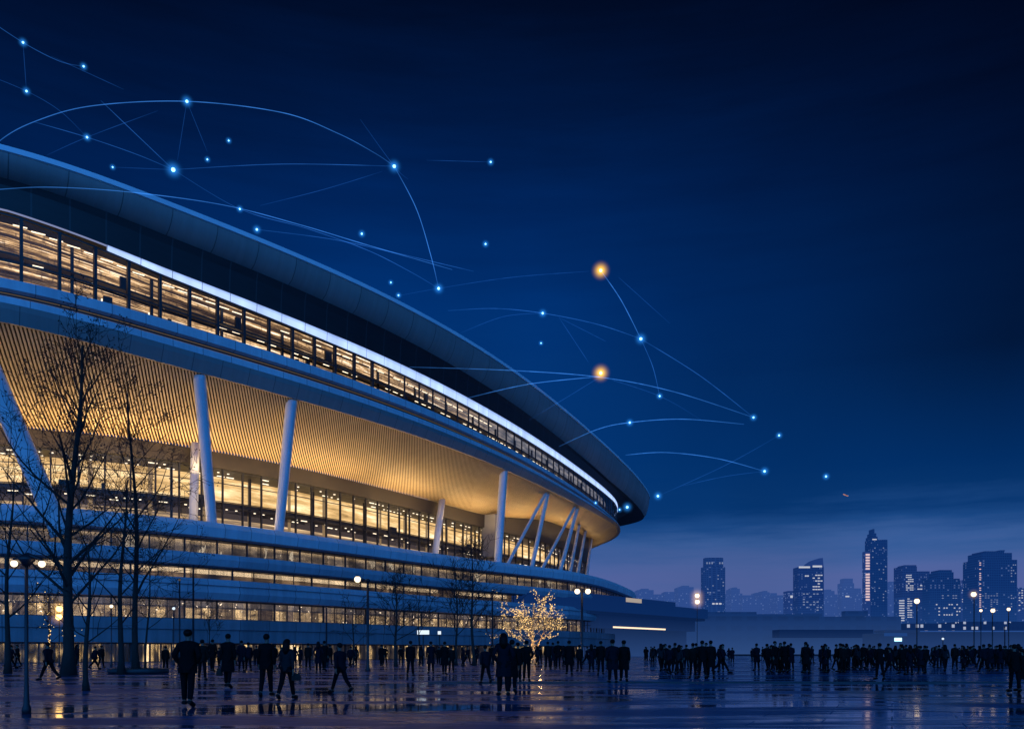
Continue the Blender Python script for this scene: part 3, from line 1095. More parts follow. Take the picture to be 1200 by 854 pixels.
# podium
TIER = [(15.0, 17.0), (11.5, 13.2), (7.5, 10.1)]
sstrip('parapet', 'white_concrete', [(off(DC, DNm, -0.35), 16.2), (off(DC, DNm, -0.3), 17.0), (off(DC, DNm, 0.3), 17.0), (off(DC, DNm, 0.75), 16.3), (off(DC, DNm, 0.55), 15.2), (off(DC, DNm, -0.9), 15.0)])
sstrip('podium_band', 'podium_concrete', [(off(DC, DNm, -0.9), 13.2), (off(DC, DNm, 0.5), 13.15), (off(DC, DNm, 0.7), 12.5), (off(DC, DNm, 0.4), 11.7), (off(DC, DNm, -0.9), 11.5)])
sstrip('podium_band', 'podium_concrete', [(off(DC, DNm, -0.9), 10.1), (off(DC, DNm, 0.6), 10.05), (off(DC, DNm, 0.9), 9.3), (off(DC, DNm, 0.6), 9.25), (off(DC, DNm, 0.8), 8.4), (off(DC, DNm, 0.4), 7.6), (off(DC, DNm, -0.9), 7.5)])
sstrip('podium_wall', 'podium_dark', [(off(DC, DNm, -0.9), 5.2), (off(DC, DNm, 0.8), 5.15), (off(DC, DNm, 0.85), 3.9), (off(DC, DNm, 0.6), 3.85), (off(DC, DNm, 0.6), 2.3), (off(DC, DNm, -0.9), 2.2)])
J0, J1 = int(1.35 * SEG), int(9.4 * SEG)
for nm, zz0, zz1, mt in (('lounge', 13.2, 15.0, 'interior_lounge'), ('office', 10.1, 11.5, 'interior_office'), ('lobby', 5.2, 7.5, 'interior_lobby'), ('ground', 0.0, 2.2, 'interior_ground')):
    sstrip('interior_wall', mt, [(off(DC, DNm, -3.0), zz0), (off(DC, DNm, -3.0), zz1)], J0, J1)
    sstrip('interior_floor', 'brown_fascia', [(off(DC, DNm, -0.9), zz0 - 0.05), (off(DC, DNm, -3.0), zz0 - 0.05), (off(DC, DNm, -3.0), zz1 + 0.05), (off(DC, DNm, -0.9), zz1 + 0.05)], J0, J1)
    sstrip('rear_wall', 'low_wall', [(off(DC, DNm, -0.8), zz0), (off(DC, DNm, -0.8), zz1)], J1, TOT + J0)
fs = resample(DC, 4.2, J0, int(8.8 * SEG))
for f0, f1 in zip(fs[:-1], fs[1:]):
    window('lounge_window', DC, DNm, f0, f1, 13.2, 15.0, -0.6, None, 0.12, 0.07, split=1)
    window('lobby_window', DC, DNm, f0, f1, 5.2, 7.5, -0.6, None, 0.12, 0.07, rows=(0.64,), split=1)
fs = resample(DC, 6.3, J0, int(8.8 * SEG))
for f0, f1 in zip(fs[:-1], fs[1:]):
    window('office_window', DC, DNm, f0, f1, 10.1, 11.5, -0.6, None, 0.12, 0.08, split=1)
    window('ground_window', DC, DNm, f0, f1, 0.0, 2.2, -0.6, None, 0.12, 0.1, split=3)


# columns
def soffit_at_px(px, tt):
    best = None
    for f in np.arange(1.2 * SEG, 9.2 * SEG, 0.5):
        p = soffit_pt(f, tt)
        e_ = abs(600 + 1000 * p[0] / p[1] - px)
        if best is None or e_ < best[0]:
            best = (e_, f)
    return best[1]


def column(pb, pt_, r0, r1, ztop_t=0.05, zbase=16.2, inset=-1.4, name='column', mat='column_paint'):
    fb = at_px(off(DC, DNm, inset), pb)
    p = val(DC, fb) + inset * val(DNm, fb)
    q = soffit_pt(soffit_at_px(pt_, ztop_t), ztop_t, 0.5)
    mb = MB()
    A, B_ = Vector((p[0], p[1], zbase)), Vector(q)
    mb.tube([A, A.lerp(B_, 0.04), A.lerp(B_, 0.97), B_], [r0 * 1.1, r0, r1, r1 * 1.02], 20)
    sp(name, mat, mb)


column(72, -34, 1.05, 1.15, zbase=14.0, inset=0.5)
column(249, 234, 0.62, 0.72)
column(326, 341, 0.62, 0.72)
column(583, 590, 0.70, 0.74)
for pb, pt_, r, tt in ((592, 639, 0.32, 0.1), (622, 641, 0.42, 0.12), (633, 674, 0.32, 0.12), (655, 676, 0.42, 0.14), (667, 679, 0.36, 0.6), (676, 686, 0.36, 0.75), (687, 697, 0.36, 0.9)):
    column(pb, pt_, r, r, tt, name='brace')
for px0, px1, r in ((226, 229, 0.55), (508, 518, 0.6)):
    f0, f1 = at_px(off(WC, WNm, 1.6), px0), at_px(off(WC, WNm, 1.2), px1)
    p = val(WC, f0) + 1.6 * val(WNm, f0)
    q = val(WC, f1) + 1.2 * val(WNm, f1)
    mb = MB()
    mb.tube([(p[0], p[1], 16.2), (q[0], q[1], val(WZ, f1) + 0.4)], [r, r], 18)
    sp('inner_column', 'column_paint', mb)
f0 = at_px(WC, 571)
p = val(WC, f0) + 0.9 * val(WNm, f0)
mb = MB()
mb.box((p[0], p[1], 24.2), (3.2, 2.2, 8.4), math.atan2(val(WNm, f0)[1], val(WNm, f0)[0]))
sp('pier', 'deck_stone', mb)

# uplights that wash the slatted underside, standing before the glass wall
for k, f in enumerate(np.linspace(1.15 * SEG, 8.6 * SEG, 15)):
    p = val(WC, f) + 3.4 * val(WNm, f)
    tn = val(WC, f + 1) - val(WC, f - 1)
    st_ = f / SEG
    for far in (0, 1):
        ld = bpy.data.lights.new('soffit_uplight', 'AREA')
        ld.shape = 'RECTANGLE'
        ld.size = 15
        ld.size_y = 0.8
        ld.color = (1.0, 0.68, 0.32)
        kk = float(np.interp(st_, [1, 2.5, 3.5, 4.5, 6.0, 7.0, 8.6], [0.62, 0.7, 1.0, 1.25, 0.5, 0.11, 0.05]))
        ld.energy = (1000, 640)[far] * kk
        lo = bpy.data.objects.new('soffit_uplight', ld)
        col.objects.link(lo)
        q = p if not far else val(DC, f) * 0.5 + p * 0.5
        lo.location = (p[0], p[1], val(WZ, f) - 3.6) if not far else (q[0], q[1], 17.2)
        lo.rotation_euler = (Matrix.Rotation(math.atan2(tn[1], tn[0]), 4, 'Z') @ Matrix.Rotation(R_(180 - (8 if not far else 0)), 4, 'X')).to_euler()

# ------------------------------------------------------------------ low annex beside the podium, pavilion and dark blocks
def annex():
    root = empty('annex', (28, 203, 0), 'long low annex with pale terrace edge and one lit strip under a dark overhang', 'building')
    A, B_ = Vector((-2, 160)), Vector((46, 225))
    u = (B_ - A).normalized()
    nrm = Vector((u.y, -u.x))
    L = (B_ - A).length
    rz = math.atan2(u.y, u.x)
    inv = Matrix.Translation((-28, -203, 0))

    def bx(name, mat, s0, s1, d0, d1, z0, z1):
        mb = MB()
        c = A + u * ((s0 + s1) / 2) + nrm * ((d0 + d1) / 2)
        mb.box((c.x, c.y, (z0 + z1) / 2), (s1 - s0, abs(d1 - d0), z1 - z0), rz)
        o = mb.build(name, mat, root)
        o.matrix_parent_inverse = inv
        return o

    bx('terrace_slab', 'haze_slab', 0, L, -14, 6.0, 9.6, 12.0)
    bx('terrace_slab', 'haze_slab', 0, L * 0.8, -14, 4.6, 12.0, 13.2)
    bx('soffit_band', 'haze_dark', 0, L, -14, 5.2, 9.0, 9.59)
    bx('back_wall', 'haze_dark', 0, L, -13, 0.0, 0, 9.0)
    bx('overhang', 'haze_dark', L * 0.34, L * 0.93, 0.02, 5.0, 6.2, 9.0)
    bx('lit_strip', 'warm_line', L * 0.41, L * 0.72, 5.05, 5.12, 6.25, 6.6)
    bx('lit_panel', 'lit_panel', L * 0.49, L * 0.58, 4.62, 4.7, 12.1, 13.1)


annex()


def block(name, label, cat, px0, px1, ytop, Y, depth, mat, group=None, parts=()):
    """plain long building at depth Y spanning px0..px1"""
    a, b_ = at(px0, HOR, Y), at(px1, HOR, Y)
    h = CAM_H + (HOR - ytop) / 1000 * Y
    root = empty(name, ((a.x + b_.x) / 2, Y, 0), label, cat, group)
    mb = MB()
    mb.box((0, depth / 2, h / 2), (b_.x - a.x, depth, h))
    mb.build('wall', mat, root)
    for nm, m, q0, q1, y0, y1, dd in parts:
        mb = MB()
        x0 = (q0 - 600) / 1000 * Y - root.location.x
        x1 = (q1 - 600) / 1000 * Y - root.location.x
        z0, z1 = CAM_H + (HOR - y1) / 1000 * Y, CAM_H + (HOR - y0) / 1000 * Y
        mb.box(((x0 + x1) / 2, -dd / 2 - 0.02, (z0 + z1) / 2), (x1 - x0, dd, z1 - z0))
        mb.build(nm, m, root)
    return root


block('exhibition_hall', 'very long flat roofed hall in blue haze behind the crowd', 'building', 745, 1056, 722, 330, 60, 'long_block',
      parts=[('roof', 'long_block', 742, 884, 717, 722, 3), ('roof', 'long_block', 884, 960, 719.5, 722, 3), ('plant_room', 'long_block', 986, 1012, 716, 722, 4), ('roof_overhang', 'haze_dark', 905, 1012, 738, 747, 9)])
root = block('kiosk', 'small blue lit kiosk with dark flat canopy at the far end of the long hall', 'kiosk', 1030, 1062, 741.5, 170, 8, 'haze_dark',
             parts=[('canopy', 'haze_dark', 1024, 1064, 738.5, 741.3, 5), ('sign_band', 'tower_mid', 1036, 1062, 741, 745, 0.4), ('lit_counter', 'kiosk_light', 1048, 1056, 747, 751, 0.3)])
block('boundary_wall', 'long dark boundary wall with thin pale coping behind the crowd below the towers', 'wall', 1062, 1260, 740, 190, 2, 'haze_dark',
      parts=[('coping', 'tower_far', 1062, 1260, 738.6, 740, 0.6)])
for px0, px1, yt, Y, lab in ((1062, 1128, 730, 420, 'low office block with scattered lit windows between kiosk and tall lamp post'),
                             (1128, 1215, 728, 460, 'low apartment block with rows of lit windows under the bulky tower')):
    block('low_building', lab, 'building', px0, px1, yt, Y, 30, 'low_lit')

# small lit screens and lights near the podium
for px, py, wd, hh, Y, lab in ((488, 740.5, 1.3, 0.5, 85, 'small glowing white information screen among the trees'), (515, 741, 0.35, 0.4, 86, 'tiny bright notice panel to one side of the wider screen')):
    c = at(px + 8 if wd > 1 else px, py, Y)
    root = empty('info_screen', (c.x, c.y, 0), lab, 'screen')
    mb = MB()
    mb.box((0, 0, c.z), (wd, 0.12, hh))
    mb.build('casing', 'dark_metal', root)
    mb = MB()
    mb.box((0, -0.07, c.z), (wd * 0.92, 0.02, hh * 0.84))
    mb.build('screen', 'white_light', root)
    mb = MB()
    mb.box((0, 0.02, (c.z - hh / 2) / 2), (0.14, 0.08, c.z - hh / 2))
    mb.build('post', 'dark_metal', root)

# ------------------------------------------------------------------ skyline
def wins(root, px0, px1, py0, py1, cols, rows, Y, mat, keep=1.0, dd=0.6, fill=(0.62, 0.5), seed=1):
    """bright windows one by one, 0.6 m proud of the front face"""
    r = random.Random(seed)
    X = lambda px: (px - 600) / 1000 * Y
    Z = lambda py: CAM_H + (HOR - py) / 1000 * Y
    wx, wz = (X(px1) - X(px0)) / cols, (Z(py0) - Z(py1)) / rows
    mb = MB()
    mb.box((0, 0, 0), (wx * fill[0], dd, wz * fill[1]))
    me = mb.mesh('window')
    me.materials.append(MATS[mat])
    for i in range(cols):
        for j in range(rows):
            if r.random() > keep:
                continue
            o = bpy.data.objects.new('window', me)
            col.objects.link(o)
            o.parent = root
            o.location = (X(px0) + wx * (i + 0.5) - root.location.x, -dd / 2 - 0.05, Z(py1) + wz * (j + 0.5))


def tower(name, label, Y, boxes, mat, cat='tower', group=None, depth=28, rounded=False):
    """boxes: (px0, px1, ytop[, ybottom]) stacked volumes sharing one front plane"""
    x = (boxes[0][0] + boxes[0][1]) / 2
    root = empty(name, ((x - 600) / 1000 * Y, Y, 0), label, cat, group)
    for k, bxx in enumerate(boxes):
        px0, px1, yt = bxx[:3]
        yb = bxx[3] if len(bxx) > 3 else HOR
        z0 = max(0, CAM_H + (HOR - yb) / 1000 * Y) if len(bxx) > 3 else 0
        z1 = CAM_H + (HOR - yt) / 1000 * Y
        x0, x1 = (px0 - 600) / 1000 * Y - root.location.x, (px1 - 600) / 1000 * Y - root.location.x
        mb = MB()
        dpt = depth * (1 - 0.08 * k)
        if rounded:
            cx, rx = (x0 + x1) / 2, (x1 - x0) / 2
            n = 28
            b0 = mb.add([(cx + rx * abs(math.cos(a)) ** 0.6 * (1 if math.cos(a) > 0 else -1),
                          dpt / 2 + dpt / 2 * abs(math.sin(a)) ** 0.6 * (1 if math.sin(a) > 0 else -1), z)
                         for z in (z0, z1) for a in [2 * math.pi * i / n for i in range(n)]])
            for i in range(n):
                j = (i + 1) % n
                uu = i * 2 * rx / n * 2
                u2 = (i + 1) * 2 * rx / n * 2
                mb.face([b0 + i, b0 + j, b0 + n + j, b0 + n + i], [(uu, 0), (u2, 0), (u2, z1 - z0), (uu, z1 - z0)])
            mb.face([b0 + n + i for i in range(n)])
        else:
            mb.box(((x0 + x1) / 2, dpt / 2 + 0.15 * k, (z0 + z1) / 2), (x1 - x0, dpt, z1 - z0))
        mb.build('wall' if k == 0 else 'upper_block', mat, root)
    return root


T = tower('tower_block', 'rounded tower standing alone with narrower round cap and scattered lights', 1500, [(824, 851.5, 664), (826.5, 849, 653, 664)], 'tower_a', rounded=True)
wins(T, 827, 848, 658, 661, 7, 1, 1500, 'city_window_dim', 0.6, 0.6, (0.5, 0.7), 3)
wins(T, 828, 849, 668, 708, 7, 10, 1500, 'city_window_dim', 0.16, 0.6, (0.45, 0.3), 4)
wins(T, 834, 846, 705.5, 708.5, 3, 1, 1500, 'city_window', 1, 0.6, (0.7, 0.6), 4)
# tower with a curved sail top
T = tower('tower_block', 'office tower with curved sail shaped top and bright lit crown band', 1500, [(935.5, 965.5, 664)], 'tower_b')
mb = MB()
X = lambda px: (px - 600) / 1000 * 1500 - T.location.x
Z = lambda py: CAM_H + (HOR - py) / 1000 * 1500
top = [(945, 664), (949, 659.5), (954, 656), (960, 653.8), (964.5, 653.2), (965.5, 664)]
for y in (1.0, 26.0):
    mb.add([(X(a), y, Z(b_)) for a, b_ in top])
n = len(top)
mb.face(list(range(n))[::-1])
mb.face([n + i for i in range(n)])
for i in range(n):
    j = (i + 1) % n
    mb.face([i, j, n + j, n + i])
mb.build('sail_top', 'tower_mid', T)
wins(T, 935.8, 949.5, 663, 665.6, 1, 1, 1500, 'city_window', 1, 0.6, (0.95, 0.8), 1)
wins(T, 952, 963.5, 662, 664.6, 1, 1, 1500, 'city_window', 1, 0.6, (0.95, 0.8), 1)
wins(T, 938, 948, 673, 676, 4, 1, 1500, 'city_window', 0.9, 0.6, (0.8, 0.5), 2)
wins(T, 952, 964, 672, 692, 4, 6, 1500, 'city_window', 0.75, 0.6, (0.8, 0.36), 5)
wins(T, 940, 964, 694, 716, 6, 7, 1500, 'city_window_dim', 0.5, 0.6, (0.55, 0.4), 6)
# spire tower
T = tower('tower_block', 'tallest tower of the skyline with stepped dark spire and small light near its tip', 1700,
          [(1020.3, 1040, 632), (1020.8, 1028.5, 628.5, 632), (1022, 1027, 624.5, 628.5), (1023.4, 1024.9, 619.5, 624.5)], 'tower_c')
wins(T, 1022, 1027.5, 631, 632.6, 1, 1, 1700, 'city_window', 1, 0.6, (0.9, 0.8), 1)
wins(T, 1021.5, 1039, 640, 705, 7, 18, 1700, 'city_window_dim', 0.12, 0.6, (0.5, 0.3), 8)
T = tower('tower_block', 'slim pinkish lit tower pressed against the tallest tower', 1640, [(1013, 1020, 646)], 'tower_mid', depth=10)
wins(T, 1014, 1019.5, 648, 704, 1, 17, 1640, 'city_window_pink', 0.9, 0.6, (0.85, 0.62), 3)
T = tower('tower_block', 'flat roofed office tower with two blocks and bright window rows in front of street lamp', 1300, [(1057, 1074.5, 663.5), (1074.5, 1089.5, 669), (1060, 1074, 661.8, 663.5)], 'tower_b')
wins(T, 1061.5, 1070.5, 672.5, 692, 4, 8, 1300, 'city_window', 0.82, 0.6, (0.8, 0.4), 5)
wins(T, 1074.8, 1087.5, 683.5, 692, 4, 2, 1300, 'city_window', 0.8, 0.6, (0.8, 0.28), 6)
wins(T, 1063, 1069, 700, 724, 2, 9, 1300, 'city_window', 0.8, 0.6, (0.8, 0.35), 7)
T = tower('tower_block', 'short stub tower with one column of lit floors at foot of two block tower', 1100, [(1052.5, 1061, 700)], 'tower_b', depth=12)
wins(T, 1053.3, 1060, 702, 731, 1, 10, 1100, 'city_window', 0.95, 0.6, (0.9, 0.4), 2)
T = tower('tower_block', 'dark stepped tower trio with domed heads beside the bulky tower', 1250, [(1099.5, 1117.5, 670), (1101, 1115.5, 667.5, 670), (1089.8, 1099.5, 677), (1117.5, 1126, 679.5), (1119, 1125, 677.5, 679.5)], 'tower_c')
wins(T, 1100, 1125, 696, 702, 8, 2, 1250, 'city_window_dim', 0.6, 0.6, (0.6, 0.3), 2)
wins(T, 1096, 1126, 706, 722, 10, 4, 1250, 'city_window', 0.4, 0.6, (0.5, 0.3), 12)
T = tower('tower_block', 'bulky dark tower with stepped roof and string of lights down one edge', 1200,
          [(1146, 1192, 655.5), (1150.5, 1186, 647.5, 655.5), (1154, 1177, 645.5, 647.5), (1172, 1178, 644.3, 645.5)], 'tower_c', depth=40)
wins(T, 1147, 1150, 658, 712, 1, 22, 1200, 'city_window_pink', 0.7, 0.6, (0.6, 0.42), 3)
wins(T, 1184, 1191, 660, 712, 3, 16, 1200, 'city_window_dim', 0.3, 0.6, (0.5, 0.35), 4)
wins(T, 1150, 1170, 694, 716, 6, 9, 1200, 'city_window_dim', 0.35, 0.6, (0.5, 0.3), 9)
T = tower('tower_block', 'pale lit apartment tower squeezed between the stepped trio and the bulky tower', 1350, [(1126, 1137, 686), (1136.5, 1145.5, 678)], 'tower_mid')
wins(T, 1126.5, 1144, 690, 722, 5, 12, 1350, 'city_window', 0.5, 0.6, (0.5, 0.35), 5)
T = tower('tower_block', 'lower lit block at photo edge past the bulky tower', 1400, [(1192.5, 1225, 688)], 'tower_mid')
wins(T, 1193, 1212, 690, 716, 6, 9, 1400, 'city_window', 0.4, 0.6, (0.5, 0.35), 8)
T = tower('tower_block', 'slim hazy tower with setback top beside the slim pink lit tower', 2100, [(986.5, 1001, 683), (989, 999.5, 677.5, 683)], 'tower_far')
wins(T, 990.5, 995.5, 697.5, 699.5, 1, 1, 2100, 'city_window', 1, 0.6, (0.9, 0.8), 8)
tower('tower_block', 'hazy squat tower just behind the spire tower', 2000, [(1040, 1053.5, 683), (1043, 1051, 681, 683)], 'tower_far')
T = tower('tower_block', 'small dark block with two bright lights beside the sail topped tower', 1600, [(923.5, 935, 692)], 'tower_mid')
wins(T, 926, 929, 697, 700.5, 1, 1, 1600, 'city_window', 1, 0.6, (0.9, 0.8), 8)
wins(T, 926, 934, 704, 715, 3, 4, 1600, 'city_window_dim', 0.6, 0.6, (0.5, 0.4), 8)
# pale silhouettes farther back
sil = [(747, 766, 691), (767, 777, 696), (779, 794, 693), (795, 813, 687.5), (814, 823, 695), (853, 870, 695), (857, 867, 689.5), (871, 884, 697), (886.5, 892, 694),
       (893, 902, 693.5), (903.5, 910.5, 694.5), (911, 923, 697), (965, 978, 692), (977, 987, 696), (1001.5, 1009, 689), (1006, 1014, 697), (1030, 1058, 700), (870, 900, 702), (800, 860, 703), (940, 1000, 703), (1000, 1030, 701), (1085, 1130, 706)]
for k, (a, b_, yt) in enumerate(sil):
    Y = 2300 + (k * 37) % 11 * 40
    tower('distant_building', 'pale low block dissolving in blue haze among the smaller skyline buildings', Y, [(a, b_, yt)] if k % 3 else [(a, b_, yt), (a + (b_ - a) * 0.25, b_ - (b_ - a) * 0.3, yt - 1.6, yt)],
          'tower_far', 'building', 'pale silhouettes along the skyline', depth=60)


# ------------------------------------------------------------------ lamps
def glow(root, c, r, mat):
    me = bpy.data.meshes.get('glow_ball')
    if me is None:
        mb = MB()
        mb.ball((0, 0, 0), 1.0, 16, 10)
        me = mb.mesh('glow_ball')
    o = bpy.data.objects.new('glow', me.copy())
    o.data.materials.append(MATS[mat])
    col.objects.link(o)
    o.parent = root
    o.location = c
    o.scale = (r, r, r)
    return o


glow_mat('glow_warm', (1.0, 0.62, 0.3, 1), 0.9)
glow_mat('glow_amber', (1.0, 0.5, 0.1, 1), 1.4)


def lamp(px, py_base, globes, label, y_arm=None, r_px=4.0, Y=None, mat='globe_light', pole_r=0.075, group=None, halo=None, hood=True):
    """post with a short cross arm and a glowing globe at each end; globes: (px, py)"""
    Y = Y or F_PX * CAM_H / (py_base - HOR)
    base = Vector(((px - 600) / 1000 * Y, Y, 0))
    root = empty('street_lamp', base, label, 'street lamp', group)
    G = [at(gx, gy, Y) - base for gx, gy in globes]
    ztop = max(g.z for g in G) + (0.12 if len(G) > 1 else -0.05)
    mb = MB()
    mb.lathe((0, 0, 0), [(pole_r * 2.2, 0), (pole_r * 2.2, 0.12), (pole_r * 1.5, 0.2), (pole_r * 1.1, 0.6), (pole_r, 0.7), (pole_r * 0.8, ztop)], 12)
    mb.build('pole', 'dark_metal', root)
    if len(G) > 1 or abs(G[0].x) > 0.15:
        xs = [g.x for g in G] + [0]
        mb = MB()
        mb.tube([(min(xs), 0, ztop - 0.04), ((min(xs) + max(xs)) / 2, 0, ztop + 0.06), (max(xs), 0, ztop - 0.04)], [0.035, 0.06, 0.035], 8)
        mb.build('cross_arm', 'dark_metal', root)
        if hood:
            mb = MB()
            mb.lathe((0, 0, ztop - 0.1), [(0.06, -0.08), (0.17, 0.05), (0.17, 0.1), (0.07, 0.18)], 12)
            mb.build('hub', 'dark_metal', root)
    for g in G:
        r = r_px / 1000 * Y
        mb = MB()
        mb.ball((g.x, g.y, g.z), r, 14, 10)
        mb.build('globe', mat, root)
        mb = MB()
        mb.lathe((g.x, g.y, g.z + r * 0.9), [(r * 0.55, -0.02), (r * 0.5, r * 0.25), (r * 0.2, r * 0.35)], 10)
        mb.build('cap', 'dark_metal', root)
        if halo:
            glow(root, (g.x, g.y, g.z), halo[0] / 1000 * Y, halo[1])
    return root


lamp(31, 836, [(16.5, 660), (49, 660.5)], 'tall dark twin globe lamp post closest to the camera at the left edge', r_px=4.0, pole_r=0.042)
lamp(431, 786, [(419, 678.5)], 'dark post with one pale globe on a short side arm before the stadium podium', r_px=3.8, pole_r=0.09)
lamp(682, 778, [(676.5, 692.5), (689, 692.5)], 'slender twin globe lamp post next to the tree wrapped in lights', r_px=3.2, pole_r=0.13)
lamp(1141.5, 775, [(1141, 696)], 'tall pale lamp post with single white globe in front of the bulky tower', r_px=2.9, Y=115, pole_r=0.08, halo=(9, 'glow_warm'))
lamp(1074.5, 772, [(1074.5, 704)], 'warm single globe lamp before the two block office tower', r_px=3.0, Y=140, pole_r=0.1)
lamp(1163, 770, [(1163.5, 715)], 'small white globe lamp below the bulky tower', r_px=2.4, Y=150, pole_r=0.1)
lamp(1182, 770, [(1182, 713.5)], 'smallest warm globe lamp close to the right photo edge', r_px=1.9, Y=160, pole_r=0.1)
lamp(1149.5, 770, [(1149.5, 715)], 'faint pale globe lamp just right of the tall pale lamp post', r_px=1.6, Y=170, pole_r=0.09)
lamp(817, 776, [(817, 697.5), (817.2, 704.8)], 'hazy lamp with two stacked amber globes beside the round skyline tower', r_px=2.6, Y=130, pole_r=0.05, halo=(12, 'glow_warm'), hood=False)
lamp(69.5, 782, [(69.5, 713), (69, 722.5)], 'amber lamp with two stacked globes behind the thick tree trunk', r_px=3.6, Y=74, mat='amber_light', pole_r=0.05, halo=(15, 'glow_amber'), hood=False)
lamp(8.5, 786, [(8.5, 703)], 'small warm globe lamp between the left edge and twin globe post', r_px=2.0, Y=58, pole_r=0.05)
lamp(130.5, 782, [(130.5, 710)], 'small warm globe lamp between the two thick bare trees', r_px=2.0, Y=74, pole_r=0.05)
lamp(210.5, 786, [(210.3, 679)], 'thin dark post with dim amber head in front of podium windows', r_px=1.5, Y=58, mat='dim_warm_line', pole_r=0.06)
lamp(203.5, 778, [(203.5, 712.5)], 'short lamp with small pale globe beside the two thin dark posts', r_px=1.8, Y=80, mat='white_light', pole_r=0.06)
lamp(1105, 770, [(1105, 748)], 'lowest small globe lamp rising just above the crowd below the towers', r_px=1.3, Y=150, mat='white_light', pole_r=0.08)


def pole(px, ytop, Y, r, label):
    b_ = Vector(((px - 600) / 1000 * Y, Y, 0))
    root = empty('flagpole', b_, label, 'pole')
    h = CAM_H + (HOR - ytop) / 1000 * Y
    mb = MB()
    mb.lathe((0, 0, 0), [(r * 1.6, 0), (r * 1.6, 0.3), (r, 0.35), (r * 0.7, h)], 8)
    mb.build('mast', 'dark_metal', root)
    mb = MB()
    mb.ball((0, 0, h + r * 0.7), r * 1.1, 8, 6)
    mb.build('finial', 'dark_metal', root)


pole(226.5, 664, 62, 0.09, 'thin dark mast rising past the podium windows behind the big dark walker')
pole(382.5, 712, 74, 0.09, 'short dark mast before the lowest lit windows')
pole(577, 696, 84, 0.1, 'dark mast left of the tree wrapped in lights')
pole(1177.5, 735, 160, 0.12, 'pale short mast near the right photo edge')


# ------------------------------------------------------------------ trees
def limb(mb, p, d, L, r, lvl, maxl, rnd, twigs, up=0.25, droop=0.0, kids=(3, 5), spread=0.75, minr=0.008):
    """one tapering limb with side branches"""
    n = 5 if lvl < 2 else 4
    pts = [p.copy()]
    rad = [r]
    dd = d.normalized()
    for i in range(n):
        wob = 0.16 if lvl else 0.05
        dd = (dd + Vector((rnd.uniform(-wob, wob), rnd.uniform(-wob, wob), rnd.uniform(-wob, wob) + up * 0.12))).normalized()
        p = p + dd * (L / n)
        pts.append(p.copy())
        rad.append(r * (1 - 0.78 * (i + 1) / n) + 0.002)
    mb.tube(pts, rad, 6 if lvl == 0 else (5 if lvl == 1 else 3), caps=False)
    if lvl >= maxl:
        twigs.append((pts[-1], dd))
        return
    for _ in range(rnd.randint(*kids)):
        k = rnd.uniform(0.25, 1.0)
        f = k * n
        i = min(int(f), n - 1)
        q = pts[i].lerp(pts[i + 1], f - i)
        ax = dd.orthogonal().normalized()
        ax.rotate(Matrix.Rotation(rnd.uniform(0, 6.283), 3, dd))
        nd = (dd * rnd.uniform(0.55, 0.9) + ax * rnd.uniform(spread * 0.7, spread * 1.2)).normalized()
        limb(mb, q, nd, L * rnd.uniform(0.42, 0.68), max(rad[i] * rnd.uniform(0.45, 0.65), minr), lvl + 1, maxl, rnd, twigs, up, droop, kids, spread, minr)


